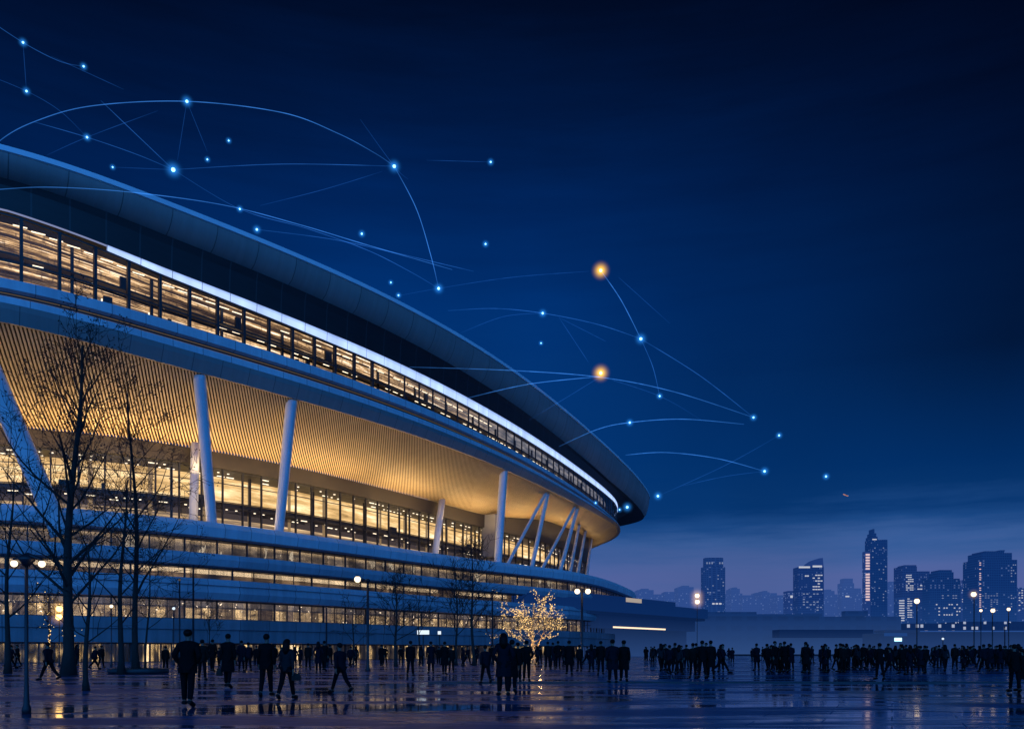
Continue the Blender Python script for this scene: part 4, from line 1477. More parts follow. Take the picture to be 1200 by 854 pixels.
def tree(px, ybase, ytop, label, seed, Y=None, r0=0.2, lean=0.0, first=0.25, nlimb=12, reach=0.32, maxl=3, kids=(3, 5), leaves=0.0, lights=0, cat='tree', spread=0.75, up=0.25, name='bare_tree', last=0.97):
    Y = Y or F_PX * CAM_H / (ybase - HOR)
    base = Vector(((px - 600) / 1000 * Y, Y, 0))
    H = CAM_H + (HOR - ytop) / 1000 * Y
    rnd = random.Random(seed)
    root = empty(name, base, label, cat)
    tr, cr = MB(), MB()
    n = 14
    pts, rad = [], []
    ph = rnd.uniform(0, 6)
    for i in range(n + 1):
        k = i / n
        wob = H * 0.008
        pts.append(Vector((lean * k * H + wob * math.sin(ph + k * 7), wob * math.cos(ph + k * 6), k * H)))
        flare = 1 + 0.5 * max(0, 1 - k * 14)
        rad.append(r0 * flare * (1 - 0.86 * k ** 0.9) + 0.012)
    tr.tube(pts, rad, 10)
    tr.build('trunk', 'lit_bark' if lights > 500 else 'bark', root)
    twigs = []
    for j in range(nlimb):
        k = first + (last - first) * (j + rnd.uniform(0, 0.8)) / nlimb
        f = k * n
        i = min(int(f), n - 1)
        q = pts[i].lerp(pts[i + 1], f - i)
        a = j * 2.4 + rnd.uniform(-0.5, 0.5)
        el = rnd.uniform(0.35, 0.9) + 0.35 * k
        d_ = Vector((math.cos(a) * math.cos(el), math.sin(a) * math.cos(el), math.sin(el)))
        L = H * reach * (1.15 - 0.75 * k) * rnd.uniform(0.75, 1.2)
        limb(cr, q, d_, L, max(rad[i] * rnd.uniform(0.32, 0.5), 0.014), 1, maxl, rnd, twigs, up=up, kids=kids, spread=spread, minr=0.00032 * Y)
    if leaves:
        for p, dd in twigs:
            if rnd.random() < leaves:
                for _ in range(rnd.randint(1, 3)):
                    c = p + Vector((rnd.gauss(0, 0.12), rnd.gauss(0, 0.12), rnd.gauss(0, 0.1)))
                    a = Vector((rnd.uniform(-1, 1), rnd.uniform(-1, 1), rnd.uniform(-1, 1))).normalized() * 0.06
                    b2 = a.orthogonal().normalized() * 0.045
                    q = cr.add([c - a, c + b2, c + a, c - b2])
                    cr.face([q, q + 1, q + 2, q + 3])
    cr.build('crown', 'lit_bark' if lights > 500 else 'bark', root)
    if lights:
        lb = MB()
        vs = cr.v
        for _ in range(lights):
            c = Vector(vs[rnd.randrange(len(vs))]) + Vector((rnd.gauss(0, 0.05), rnd.gauss(0, 0.05), rnd.gauss(0, 0.05)))
            lb.ball(c, rnd.uniform(0.02, 0.042), 5, 4)
        for k in range(60):
            a = k * 0.9
            i = min(int(k / 60 * n * 0.6), n - 1)
            c = pts[i] + Vector((math.cos(a), math.sin(a), 0)) * (rad[i] + 0.03) + Vector((0, 0, (k % 5) * 0.05))
            lb.ball(c, 0.03, 5, 4)
        tag(lb.build('fairy_lights', 'fairy_light', root), kind='stuff')
    return root


tree(77, 791, 405, 'tallest bare tree with thick trunk before the glowing underside of the stadium', 3, r0=0.30, lean=0.042, first=0.2, nlimb=30, reach=0.33, leaves=0.45, kids=(3, 4), maxl=4)
tree(162, 788, 462, 'tall slim bare tree rising from the round planter', 5, r0=0.19, lean=-0.03, first=0.25, nlimb=20, reach=0.33, leaves=0.35, kids=(2, 4), maxl=4)
tree(140, 789, 560, 'leaning forked bare tree just left of the planter tree', 8, Y=49, r0=0.16, lean=0.03, first=0.2, nlimb=12, reach=0.42, leaves=0.2)
tree(101, 809, 640, 'young bare tree with slim dark stem nearer than the thick trunk', 12, r0=0.085, lean=0.02, first=0.3, nlimb=12, reach=0.46, leaves=0.15, kids=(2, 4))
tree(7, 789, 560, 'bare tree cut by the left photo edge behind the twin globe lamp', 21, r0=0.16, lean=0.03, first=0.25, nlimb=12, reach=0.42, leaves=0.2)
tree(171, 786, 640, 'thin bare sapling standing right beside the planter tree', 33, Y=57, r0=0.07, lean=0.035, first=0.3, nlimb=10, reach=0.4)
tree(464, 781, 682, 'spreading bare tree in front of the podium right of the single globe lamp', 17, Y=72, r0=0.13, first=0.28, nlimb=18, reach=0.52, kids=(3, 5), leaves=0.3)
tree(535, 780, 672, 'bare tree with feathery twigs behind the left part of the long haired couple', 27, Y=78, r0=0.12, first=0.3, nlimb=16, reach=0.48)
tree(555, 782, 640, 'taller upright bare tree reaching the terrace parapet', 41, Y=76, r0=0.14, lean=-0.02, first=0.3, nlimb=20, reach=0.38)
tree(414, 779, 706, 'small bare tree left of the single globe lamp post', 52, Y=80, r0=0.08, first=0.3, nlimb=9, reach=0.5, kids=(2, 4))
tree(491, 779, 690, 'thin small bare tree between spreading tree and feathery tree', 55, Y=82, r0=0.07, first=0.35, nlimb=9, reach=0.4, kids=(2, 4))
tree(245, 779, 712, 'slight bare tree before the lowest lit windows behind the walkers', 58, Y=82, r0=0.06, first=0.35, nlimb=8, reach=0.5, kids=(2, 4))
tree(58, 779, 700, 'small bare tree catching amber light behind the thick trunk', 61, Y=80, r0=0.07, first=0.3, nlimb=10, reach=0.5, kids=(2, 4), lights=40)
tree(578, 779, 722, 'small bare tree beside the dark mast', 66, Y=86, r0=0.06, first=0.35, nlimb=8, reach=0.45, kids=(2, 4))
tree(625, 777, 706, 'leafless tree wrapped in golden fairy lights', 71, Y=88, r0=0.17, first=0.16, last=0.62, nlimb=14, reach=0.62, kids=(3, 5), lights=1300, cat='tree', spread=0.6, up=0.3, name='lit_tree')

gl_ = ground(622, 777)
tl = bpy.data.lights.new('tree_uplight', 'POINT')
tl.energy = 130
tl.color = (1.0, 0.6, 0.22)
tl.shadow_soft_size = 0.15
to = bpy.data.objects.new('tree_uplight', tl)
col.objects.link(to)
to.location = ((625 - 600) / 1000 * 88 + 0.6, 86.4, 1.6)

# round planter under the slim tree
pl = empty('planter', ground(162, 788.5), 'low round dark stone planter at the foot of the slim tree', 'planter')
mb = MB()
mb.lathe((0, 0, 0), [(1.55, 0), (1.7, 0.05), (1.72, 0.26), (1.62, 0.3), (1.4, 0.3), (1.38, 0.2), (0.05, 0.22)], 40)
mb.build('rim', 'kerb_stone', pl)


# ------------------------------------------------------------------ people
def skin_mesh(verts, edges, root, sub=1):
    names = list(verts)
    me = bpy.data.meshes.new('body')
    me.from_pydata([verts[n_][0] for n_ in names], [(names.index(a), names.index(b_)) for a, b_ in edges], [])
    ob = bpy.data.objects.new('body', me)
    col.objects.link(ob)
    ob.modifiers.new('skin', 'SKIN').use_smooth_shade = True
    if not me.skin_vertices:
        bpy.context.view_layer.update()
    for i, n_ in enumerate(names):
        r = verts[n_][1]
        sv = me.skin_vertices[0].data[i]
        sv.radius = r if isinstance(r, tuple) else (r, r)
        sv.use_root = n_ == root
    if sub:
        ss = ob.modifiers.new('sub', 'SUBSURF')
        ss.levels = sub
        ss.render_levels = sub
    dg = bpy.context.evaluated_depsgraph_get()
    dg.update()
    res = bpy.data.meshes.new_from_object(ob.evaluated_get(dg))
    bpy.data.objects.remove(ob)
    bpy.data.meshes.remove(me)
    for p in res.polygons:
        p.use_smooth = True
    return res


def pose_joints(stride=0.0, lean=0.0, arms='swing', wide=0.0, headturn=0.0, shoulder=1.0):
    """joints of a 1.75 m adult facing +Y; stride in radians of hip swing for the left leg"""
    J = {}
    V = Vector
    J['pelvis'] = V((0, 0, 0.95))
    J['waist'] = V((0, 0.01 + lean * 0.1, 1.10))
    J['chest'] = V((0, 0.015 + lean * 0.25, 1.29))
    J['collar'] = V((0, 0.0 + lean * 0.36, 1.435))
    J['neck'] = V((0, 0.015 + lean * 0.42, 1.52))
    J['jaw'] = V((math.sin(headturn) * 0.03, 0.03 + lean * 0.45, 1.585))
    J['skull'] = V((0, 0.012 + lean * 0.48, 1.665))
    J['crown'] = V((0, 0.0 + lean * 0.48, 1.725))
    f = V((math.sin(headturn), math.cos(headturn), 0))
    s_ = V((math.cos(headturn), -math.sin(headturn), 0))
    J['nose'] = J['skull'] + f * 0.105 + V((0, 0, -0.035))
    J['ear_a'] = J['skull'] - s_ * 0.082 + V((0, 0, -0.02))
    J['ear_b'] = J['skull'] + s_ * 0.082 + V((0, 0, -0.02))
    lows = []
    for sd, nm, sg in ((-1, 'l', 1), (1, 'r', -1)):
        hip = V((sd * 0.088, 0, 0.90))
        a = stride * sg
        d_ = V((sd * wide, math.sin(a), -math.cos(a)))
        knee = hip + d_ * 0.425
        bend = 0.06 + (0.55 * max(0, -a) if stride else 0)
        a2 = a - bend
        ank = knee + V((sd * wide, math.sin(a2), -math.cos(a2))) * 0.41
        J['hip_' + nm], J['knee_' + nm], J['ank_' + nm] = hip, knee, ank
        ta = -0.5 if (stride and a < -0.1) else 0.0
        J['heel_' + nm] = ank + V((0, -0.035, -0.045 - ta * 0.03))
        J['toe_' + nm] = ank + V((sd * 0.03, 0.155, -0.055 + ta * 0.12))
        lows.append(min(J['heel_' + nm].z, J['toe_' + nm].z) - 0.028)
        sh = J['collar'] + V((sd * 0.175 * shoulder, 0, -0.03))
        aa = -stride * 0.75 * sg
        if arms == 'swing':
            e = sh + V((sd * 0.05, math.sin(aa) * 0.28, -math.cos(aa) * 0.28))
            wv = e + V((sd * 0.015, math.sin(aa + 0.25) * 0.25, -math.cos(aa + 0.25) * 0.25))
        elif arms == 'pockets':
            e = sh + V((sd * 0.10, -0.09, -0.255))
            wv = e + V((-sd * 0.09, 0.13, -0.19))
        elif arms == 'phone':
            if sd > 0:
                e = sh + V((0.05, 0.06, -0.265))
                wv = e + V((-0.09, 0.2, 0.09))
            else:
                e = sh + V((-0.06, -0.04, -0.275))
                wv = e + V((-0.01, 0.05, -0.245))
        else:  # bag: both arms hang
            e = sh + V((sd * 0.045, -0.01, -0.28))
            wv = e + V((sd * 0.01, 0.03, -0.25))
        J['sho_' + nm], J['elb_' + nm], J['wri_' + nm] = sh, e, wv
        hd = (wv - e).normalized()
        J['palm_' + nm] = wv + hd * 0.07
        side = V((0, 1, 0)) if abs(hd.z) > 0.6 else V((0, 0, 1))
        for q in range(4):
            k = (q - 1.5) * 0.021
            ln = (0.075, 0.088, 0.082, 0.062)[q]
            b0 = wv + hd * 0.095 + side * k
            J['f%d_%s' % (q, nm)] = b0 + hd * (ln * 0.5) + side * k * 0.25
            J['g%d_%s' % (q, nm)] = b0 + hd * ln * 0.95 + side * k * 0.3 + V((-sd * 0.025, 0, 0))
        J['th_' + nm] = wv + hd * 0.055 + side * 0.045 + V((-sd * 0.008, 0, 0))
        J['ti_' + nm] = wv + hd * 0.10 + side * 0.06 + V((-sd * 0.02, 0, 0))
    dz_ = -min(lows)
    for k in J:
        J[k] = J[k] + Vector((0, 0, dz_))
    return J


def make_person(stride, lean, arms, wide, female, coat, long_coat, hair_long, headturn=0.0, fingers=True):
    """meshes of one figure: body, trousers, coat, hair, shoes"""
    sw = 0.9 if female else 1.0
    J = pose_joints(stride, lean, arms, wide, headturn, sw)
    B = {'pelvis': (0.145, 0.105), 'waist': (0.135 * sw, 0.098), 'chest': (0.165 * sw, 0.112), 'collar': (0.085, 0.07), 'neck': 0.053, 'jaw': (0.064, 0.07),
         'skull': (0.079, 0.094), 'crown': (0.055, 0.062), 'nose': 0.013, 'ear_a': 0.014, 'ear_b': 0.014}
    E = [('pelvis', 'waist'), ('waist', 'chest'), ('chest', 'collar'), ('collar', 'neck'), ('neck', 'jaw'), ('jaw', 'skull'), ('skull', 'crown'), ('skull', 'nose'), ('skull', 'ear_a'), ('skull', 'ear_b')]
    for s_ in 'lr':
        B.update({'hip_' + s_: 0.088, 'knee_' + s_: 0.056, 'ank_' + s_: 0.037, 'heel_' + s_: 0.032, 'toe_' + s_: 0.03,
                  'sho_' + s_: 0.056 * sw, 'elb_' + s_: 0.04 * sw, 'wri_' + s_: 0.027, 'palm_' + s_: (0.034, 0.018), 'th_' + s_: 0.011, 'ti_' + s_: 0.009})
        E += [('pelvis', 'hip_' + s_), ('hip_' + s_, 'knee_' + s_), ('knee_' + s_, 'ank_' + s_), ('ank_' + s_, 'heel_' + s_), ('ank_' + s_, 'toe_' + s_),
              ('collar', 'sho_' + s_), ('sho_' + s_, 'elb_' + s_), ('elb_' + s_, 'wri_' + s_), ('wri_' + s_, 'palm_' + s_)]
        if fingers:
            E += [('wri_' + s_, 'th_' + s_), ('th_' + s_, 'ti_' + s_)]
            for q in range(4):
                B.update({'f%d_%s' % (q, s_): 0.0095, 'g%d_%s' % (q, s_): 0.0075})
                E += [('palm_' + s_, 'f%d_%s' % (q, s_)), ('f%d_%s' % (q, s_), 'g%d_%s' % (q, s_))]
        else:
            B.pop('th_' + s_), B.pop('ti_' + s_)
    body = skin_mesh({k: (J[k], B[k]) for k in B}, E, 'pelvis')
    # trousers
    Tn = {'pelvis': (0.165, 0.125)}
    TE = []
    for s_ in 'lr':
        Tn.update({'hip_' + s_: 0.105, 'knee_' + s_: 0.077, 'ank_' + s_: 0.06})
        TE += [('pelvis', 'hip_' + s_), ('hip_' + s_, 'knee_' + s_), ('knee_' + s_, 'ank_' + s_)]
    trousers = skin_mesh({k: (J[k], Tn[k]) for k in Tn}, TE, 'pelvis')
    # coat
    Cn = {'pelvis': (0.185 * sw, 0.145), 'waist': (0.175 * sw, 0.14), 'chest': (0.2 * sw, 0.15), 'collar': (0.11 * sw, 0.10), 'neck': 0.072}
    CE = [('pelvis', 'waist'), ('waist', 'chest'), ('chest', 'collar'), ('collar', 'neck')]
    for s_ in 'lr':
        Cn.update({'sho_' + s_: 0.082 * sw, 'elb_' + s_: 0.062 * sw, 'wri_' + s_: 0.046})
        CE += [('collar', 'sho_' + s_), ('sho_' + s_, 'elb_' + s_), ('elb_' + s_, 'wri_' + s_)]
    coatm = skin_mesh({k: (J[k], Cn[k]) for k in Cn}, CE, 'pelvis')
    hem = 0.55 if long_coat else 0.80
    zt = J['waist'].z + 0.02
    mb = MB()
    nS, nK = 7, 20
    b0 = len(mb.v)
    for i in range(nS):
        k = i / (nS - 1)
        z = zt + (hem - zt) * k
        fl = 1 + (0.28 if long_coat else 0.12) * k
        dy = (J['knee_l'].y + J['knee_r'].y) * 0.3 * k
        mb.add([(math.cos(a) * (0.18 * sw) * fl, dy + math.sin(a) * 0.145 * fl + 0.01 * math.sin(5 * a) * k, z + 0.012 * math.sin(3 * a) * k) for a in [2 * math.pi * q / nK for q in range(nK)]])
    for i in range(nS - 1):
        for q in range(nK):
            q2 = (q + 1) % nK
            mb.face([b0 + i * nK + q, b0 + (i + 1) * nK + q, b0 + (i + 1) * nK + q2, b0 + i * nK + q2], None, True)
    skirt = mb.mesh('skirt')
    bm = bmesh.new()
    bm.from_mesh(coatm)
    bm.from_mesh(skirt)
    bm.to_mesh(coatm)
    bm.free()
    bpy.data.meshes.remove(skirt)
    # hair
    mb = MB()
    c = J['skull'] + Vector((0, -0.012, 0.03))
    mb.ball(c, 0.1, 14, 9, (0.95, 1.06, 0.92))
    if hair_long:
        hb = J['skull']
        mb.tube([hb + Vector((0, -0.04, 0.05)), hb + Vector((0, -0.075, -0.06)), hb + Vector((0, -0.095, -0.2)), hb + Vector((0, -0.1, -0.33))], [0.095, 0.11, 0.115, 0.05], 12)
    keep = MB()
    hairm = mb.mesh('hair')
    bm = bmesh.new()
    bm.from_mesh(hairm)
    cut = [v for v in bm.verts if v.co.z < J['skull'].z - 0.0 and v.co.y > J['skull'].y + 0.02]
    bmesh.ops.delete(bm, geom=cut, context='VERTS')
    bm.to_mesh(hairm)
    bm.free()
    # shoes
    shoes = {}
    for s_ in 'lr':
        mb = MB()
        h, tq = J['heel_' + s_], J['toe_' + s_]
        mb.tube([h + Vector((0, -0.03, 0.012)), h.lerp(tq, 0.35) + Vector((0, 0, 0.018)), tq + Vector((0, 0, 0.008)), tq + Vector((0, 0.055, 0))], [0.045, 0.056, 0.054, 0.03], 10)
        shoes[s_] = mb.mesh('shoe')
    for me_, mt in ((body, 'skin'), (trousers, 'trouser_dark'), (coatm, coat), (hairm, 'hair'), (shoes['l'], 'shoe'), (shoes['r'], 'shoe')):
        me_.materials.clear()
        me_.materials.append(MATS[mt])
    return {'body': body, 'trousers': trousers, 'coat': coatm, 'hair': hairm, 'shoe': shoes['l'], 'shoe.001': shoes['r']}


def person(parts, px, pyfeet, pyhead, label, rz=0.0, group=None, Y=None, sx=1.0):
    g = ground(px, pyfeet) if Y is None else Vector(((px - 600) / 1000 * Y, Y, 0))
    H = CAM_H + (HOR - pyhead) / 1000 * g.y
    s = max(1.0, min(1.98, H)) / 1.765
    o = bpy.data.objects.new('person', parts['body'])
    col.objects.link(o)
    o.location = (g.x, g.y, 0.012)
    o.scale = (s * sx, s * sx, s)
    o.rotation_euler = (0, 0, rz)
    tag(o, label, 'person', group)
    for k in ('trousers', 'coat', 'hair', 'shoe', 'shoe.001'):
        c = bpy.data.objects.new(k.split('.')[0], parts[k])
        col.objects.link(c)
        c.parent = o
    return o


P_man = make_person(0.16, 0.03, 'pockets', 0.02, False, 'coat_black', False, False)
P_man2 = make_person(-0.2, 0.04, 'swing', 0.02, False, 'coat_black', False, False, 0.3)
P_walk = make_person(0.52, 0.10, 'swing', 0.0, False, 'coat_navy', False, False)
P_stand = make_person(0.0, 0.0, 'hang', 0.05, False, 'coat_brown', False, False)
P_phone = make_person(0.04, 0.05, 'phone', 0.04, False, 'coat_navy', True, False)
P_woman = make_person(-0.38, 0.05, 'swing', 0.0, True, 'coat_grey', False, True)
P_lady = make_person(0.1, 0.02, 'pockets', 0.015, True, 'coat_navy', True, True)
P_coat = make_person(0.14, 0.03, 'hang', 0.02, False, 'coat_black', True, False, -0.4)

near = [
    (P_man, 220, 828, 741, 'broad dark figure in short jacket seen from behind, nearest walker at left', 0.05, 1.10),
    (P_coat, 267, 806, 745, 'man in dark long coat between the broad walker and the pair of walkers', -0.1, 1.0),
    (P_man2, 312, 817, 745, 'man in dark jacket walking beside a woman with long hair', 0.05, 1.0),
    (P_woman, 336, 819, 748, 'long haired woman in grey jacket in mid stride carrying a handbag', -0.15, 1.0),
    (P_walk, 57, 797, 751, 'figure taking a wide stride past the thick tree trunk', 1.25, 1.0),
    (P_stand, 237, 797, 750, 'figure partly hidden behind the right shoulder of the broad walker', 0.1, 1.0),
    (P_man, 249, 787, 750, 'small figure walking between broad walker and man in long coat', 0.0, 1.0),
    (P_phone, 283, 786, 749, 'figure standing behind and right of the man in long coat', 0.3, 1.0),
    (P_walk, 291, 787, 751, 'striding small figure left of the walking pair', 0.4, 1.0),
    (P_stand, 194, 787, 757, 'short figure left of the broad walker near the planter', 0.2, 1.0),
    (P_lady, 373, 788, 752, 'long haired figure in a long coat right of the walking pair', 0.2, 1.0),
    (P_coat, 380, 786, 752, 'figure pressed close beside long haired figure right of the walking pair', -0.2, 1.0),
    (P_walk, 399, 812, 751, 'blue coated figure hurrying across between walking pair and single globe lamp', 0.75, 1.0),
    (P_stand, 361, 784, 754, 'thin figure standing alone right behind the walking pair', 0.0, 1.0),
    (P_man2, 481, 793, 752, 'man walking alone below the spreading bare tree', -0.1, 1.0),
    (P_phone, 505, 789, 752, 'figure in long navy coat left of the feathery bare tree', 0.2, 1.0),
    (P_coat, 521, 791, 753, 'figure in dark long coat right beside the one in long navy coat', -0.2, 1.0),
    (P_stand, 529, 788, 757, 'shorter figure close behind the one in dark long coat', 0.1, 1.0),
    (P_walk, 569, 801, 754, 'grey blue figure walking just left of the large long haired woman', 0.3, 1.0),
    (P_lady, 590, 815, 743, 'large long haired woman in long coat seen from behind mid plaza', 0.05, 1.12),
    (P_coat, 600, 812, 752, 'companion half hidden behind the large long haired woman', -0.1, 1.0),
    (P_man2, 607, 800, 754, 'light jacketed figure right of the large long haired woman', 0.1, 1.0),
    (P_man, 617, 799, 752, 'man with legs apart beneath the tree wrapped in lights', 0.0, 1.0),
    (P_stand, 642, 784, 752, 'first of the close trio right of the lit tree', 0.1, 1.0),
    (P_phone, 648, 783, 753, 'middle one of the close trio right of the lit tree', 0.2, 1.0),
    (P_man, 654, 784, 752, 'last of the close trio right of the lit tree', -0.1, 1.0),
    (P_coat, 667, 791, 752, 'figure in full dark coat standing just left of the slender twin globe lamp', 0.0, 1.12),
    (P_stand, 679, 786, 756, 'figure standing at the foot of the slender twin globe lamp', 0.4, 1.0),
    (P_lady, 693, 787, 755, 'long haired figure right of the slender twin globe lamp', 0.1, 1.0),
    (P_man2, 704, 791, 752, 'walker between slender lamp and the tall blurred pair', -0.2, 1.0),
    (P_phone, 718, 800, 750, 'tall figure of the pair standing apart right of the lit tree crowd', 0.1, 1.1),
    (P_coat, 731, 799, 752, 'second taller figure of the pair standing apart, in black long coat', -0.1, 1.08),
    (P_coat, 778, 786, 756, 'figure at the left end of the crowd beneath the round skyline tower', 0.1, 1.0),
    (P_stand, 812, 794, 754, 'first of three tall dark figures standing close below the amber lamp', 0.0, 1.0),
    (P_man, 823, 795, 752, 'middle of three tall dark figures standing close below the amber lamp', 0.05, 1.08),
    (P_coat, 833, 795, 752, 'right one of three tall dark figures standing close below the amber lamp', 0.0, 1.0),
    (P_phone, 927, 786, 754, 'lone straight figure in long coat below the sail topped tower', 0.0, 1.0),
    (P_man2, 899, 786, 755, 'stout figure at the edge of the crowd below the gap between first two towers', 0.3, 1.1),
    (P_man, 1031, 797, 755, 'man standing with legs apart in front of the crowd below the tallest tower', 0.1, 1.05),
    (P_stand, 988, 788, 755, 'figure standing slightly forward of the crowd left of the tallest tower', 0.2, 1.0),
    (P_walk, 1044, 790, 758, 'figure stepping sideways right of the man with legs apart', 0.9, 1.0),
    (P_coat, 1057, 790, 757, 'dark coated figure below the two block office tower', 0.0, 1.0),
    (P_lady, 1066, 791, 758, 'long haired figure next to dark coated one below the two block tower', 0.1, 1.0),
    (P_phone, 1079, 789, 757, 'broad figure with raised hand below the stepped tower trio', -0.3, 1.0),
    (P_man2, 1084, 789, 757, 'figure close beside the broad one with raised hand', 0.2, 1.0),
    (P_man, 1189, 812, 757, 'figure standing near the right photo edge closer than the crowd', -0.1, 1.0),
    (P_coat, 1198, 811, 762, 'shorter dark figure cut by the right photo edge', 0.2, 1.05),
]
objs = {}
for parts, px, pf, phd, lab, rz, sx in near:
    objs[(px, pf)] = person(parts, px, pf, phd, lab, rz, sx=sx)

# bags the walkers hold
def bag(px, pf, dx, zc, size, label):
    o = objs[(px, pf)]
    b_ = empty('handbag', (o.location.x + dx, o.location.y, 0), label, 'bag')
    mb = MB()
    w_, d_, h_ = size
    b0 = mb.add([(sx * w_ / 2 * k, sy * d_ / 2 * k, z) for z, k in ((zc - h_ / 2, 1.0), (zc, 1.04), (zc + h_ / 2, 0.72)) for sx, sy in ((-1, -1), (1, -1), (1, 1), (-1, 1))])
    for l_ in range(2):
        for k in range(4):
            k2 = (k + 1) % 4
            mb.face([b0 + l_ * 4 + k, b0 + l_ * 4 + k2, b0 + l_ * 4 + 4 + k2, b0 + l_ * 4 + 4 + k])
    mb.face([b0 + 3, b0 + 2, b0 + 1, b0])
    mb.face([b0 + 8, b0 + 9, b0 + 10, b0 + 11])
    mb.build('pouch', 'leather', b_)
    mb = MB()
    mb.tube([(-w_ * 0.25, 0, zc + h_ / 2 - 0.01), (-w_ * 0.16, 0, zc + h_ / 2 + 0.12), (w_ * 0.16, 0, zc + h_ / 2 + 0.12), (w_ * 0.25, 0, zc + h_ / 2 - 0.01)], 0.011, 6)
    mb.build('handle', 'leather', b_)


bag(336, 819, 0.27, 0.62, (0.24, 0.1, 0.2), 'small dark handbag hanging from the hand of the striding long haired woman')
bag(267, 806, -0.30, 0.58, (0.2, 0.1, 0.26), 'dark upright bag hanging beside the man in dark long coat')

# the crowd farther off: one mesh each
def merged(parts):
    bm = bmesh.new()
    mats = []
    for k in ('body', 'trousers', 'coat', 'hair', 'shoe', 'shoe.001'):
        me_ = parts[k]
        n0 = len(bm.faces)
        bm.from_mesh(me_)
        bm.faces.ensure_lookup_table()
        for f in bm.faces[n0:]:
            f.material_index = len(mats)
        mats.append(me_.materials[0])
    me_ = bpy.data.meshes.new('person')
    bm.to_mesh(me_)
    bm.free()
    for m in mats:
        me_.materials.append(m)
    return me_


far_meshes = [merged(p) for p in (P_man, P_man2, P_walk, P_stand, P_phone, P_woman, P_lady, P_coat)]


def far_person(px, Y, label, group):
    o = bpy.data.objects.new('person', rng.choice(far_meshes))
    col.objects.link(o)
    o.location = ((px - 600) / 1000 * Y, Y, 0.012)
    s = rng.uniform(0.93, 1.05)
    o.scale = (s * rng.uniform(1.0, 1.12), s, s)
    o.rotation_euler = (0, 0, rng.choice((rng.uniform(-0.6, 0.6), rng.uniform(-0.6, 0.6), rng.uniform(0, 6.28))))
    tag(o, label, 'person', group)


clusters = [(770, 850, 46, 62, 12), (880, 925, 50, 66, 11), (935, 1020, 48, 74, 18), (1000, 1060, 58, 82, 12), (1050, 1100, 62, 88, 12), (1095, 1200, 66, 95, 26), (745, 1200, 80, 115, 45), (1100, 1200, 52, 66, 10)]
for a, b_, y0, y1, n in clusters:
    for i in range(n):
        far_person(rng.uniform(a, b_), rng.uniform(y0, y1), 'dark small figure in the dense crowd lining the far plaza below the city towers', 'people in the crowd below the skyline')
for px, Y in [(12, 66), (22, 70), (112, 62), (118, 66), (88, 75), (210, 70), (256, 72), (262, 66), (274, 75), (300, 70), (322, 72), (330, 64), (345, 68), (352, 75), (385, 78), (410, 70), (416, 76),
              (445, 72), (450, 78), (470, 80), (494, 76), (512, 80), (541, 74), (547, 82), (560, 80), (578, 78), (628, 80), (634, 84), (661, 78), (673, 82), (686, 76), (698, 80), (710, 76)]:
    far_person(px + rng.uniform(-2, 2), Y, 'small dark figure far off near the foot of the stadium', 'people far off near the stadium foot')

# ------------------------------------------------------------------ graphic overlay network, built as glowing points and arcs over the stadium
def net_Y(px):
    return float(np.interp(px, [-60, 0, 200, 400, 540, 683, 757, 1000], [70, 74, 84, 100, 120, 165, 215, 245]))


def net_pt(px, py):
    return at(px, py, net_Y(px))


core_b, core_g = None, None
mbq = MB()
mbq.ball((0, 0, 0), 1.0, 12, 8)
core_me = mbq.mesh('core')
core_me.materials.append(MATS['blue_core'])
gold_me = core_me.copy()
gold_me.materials.clear()
gold_me.materials.append(MATS['gold_core'])
glow_mats = {}


def halo_mat(kind, r):
    key = (kind, round(r, 1))
    if key not in glow_mats:
        c = (0.03, 0.30, 1.0, 1) if kind == 'blue' else (1.0, 0.52, 0.0, 1)
        nm = 'halo_%s_%s' % key
        glow_mat(nm, c, (1.9 if kind == 'blue' else 4.2) / max(r, 0.2))
        glow_mats[key] = nm
    return glow_mats[key]


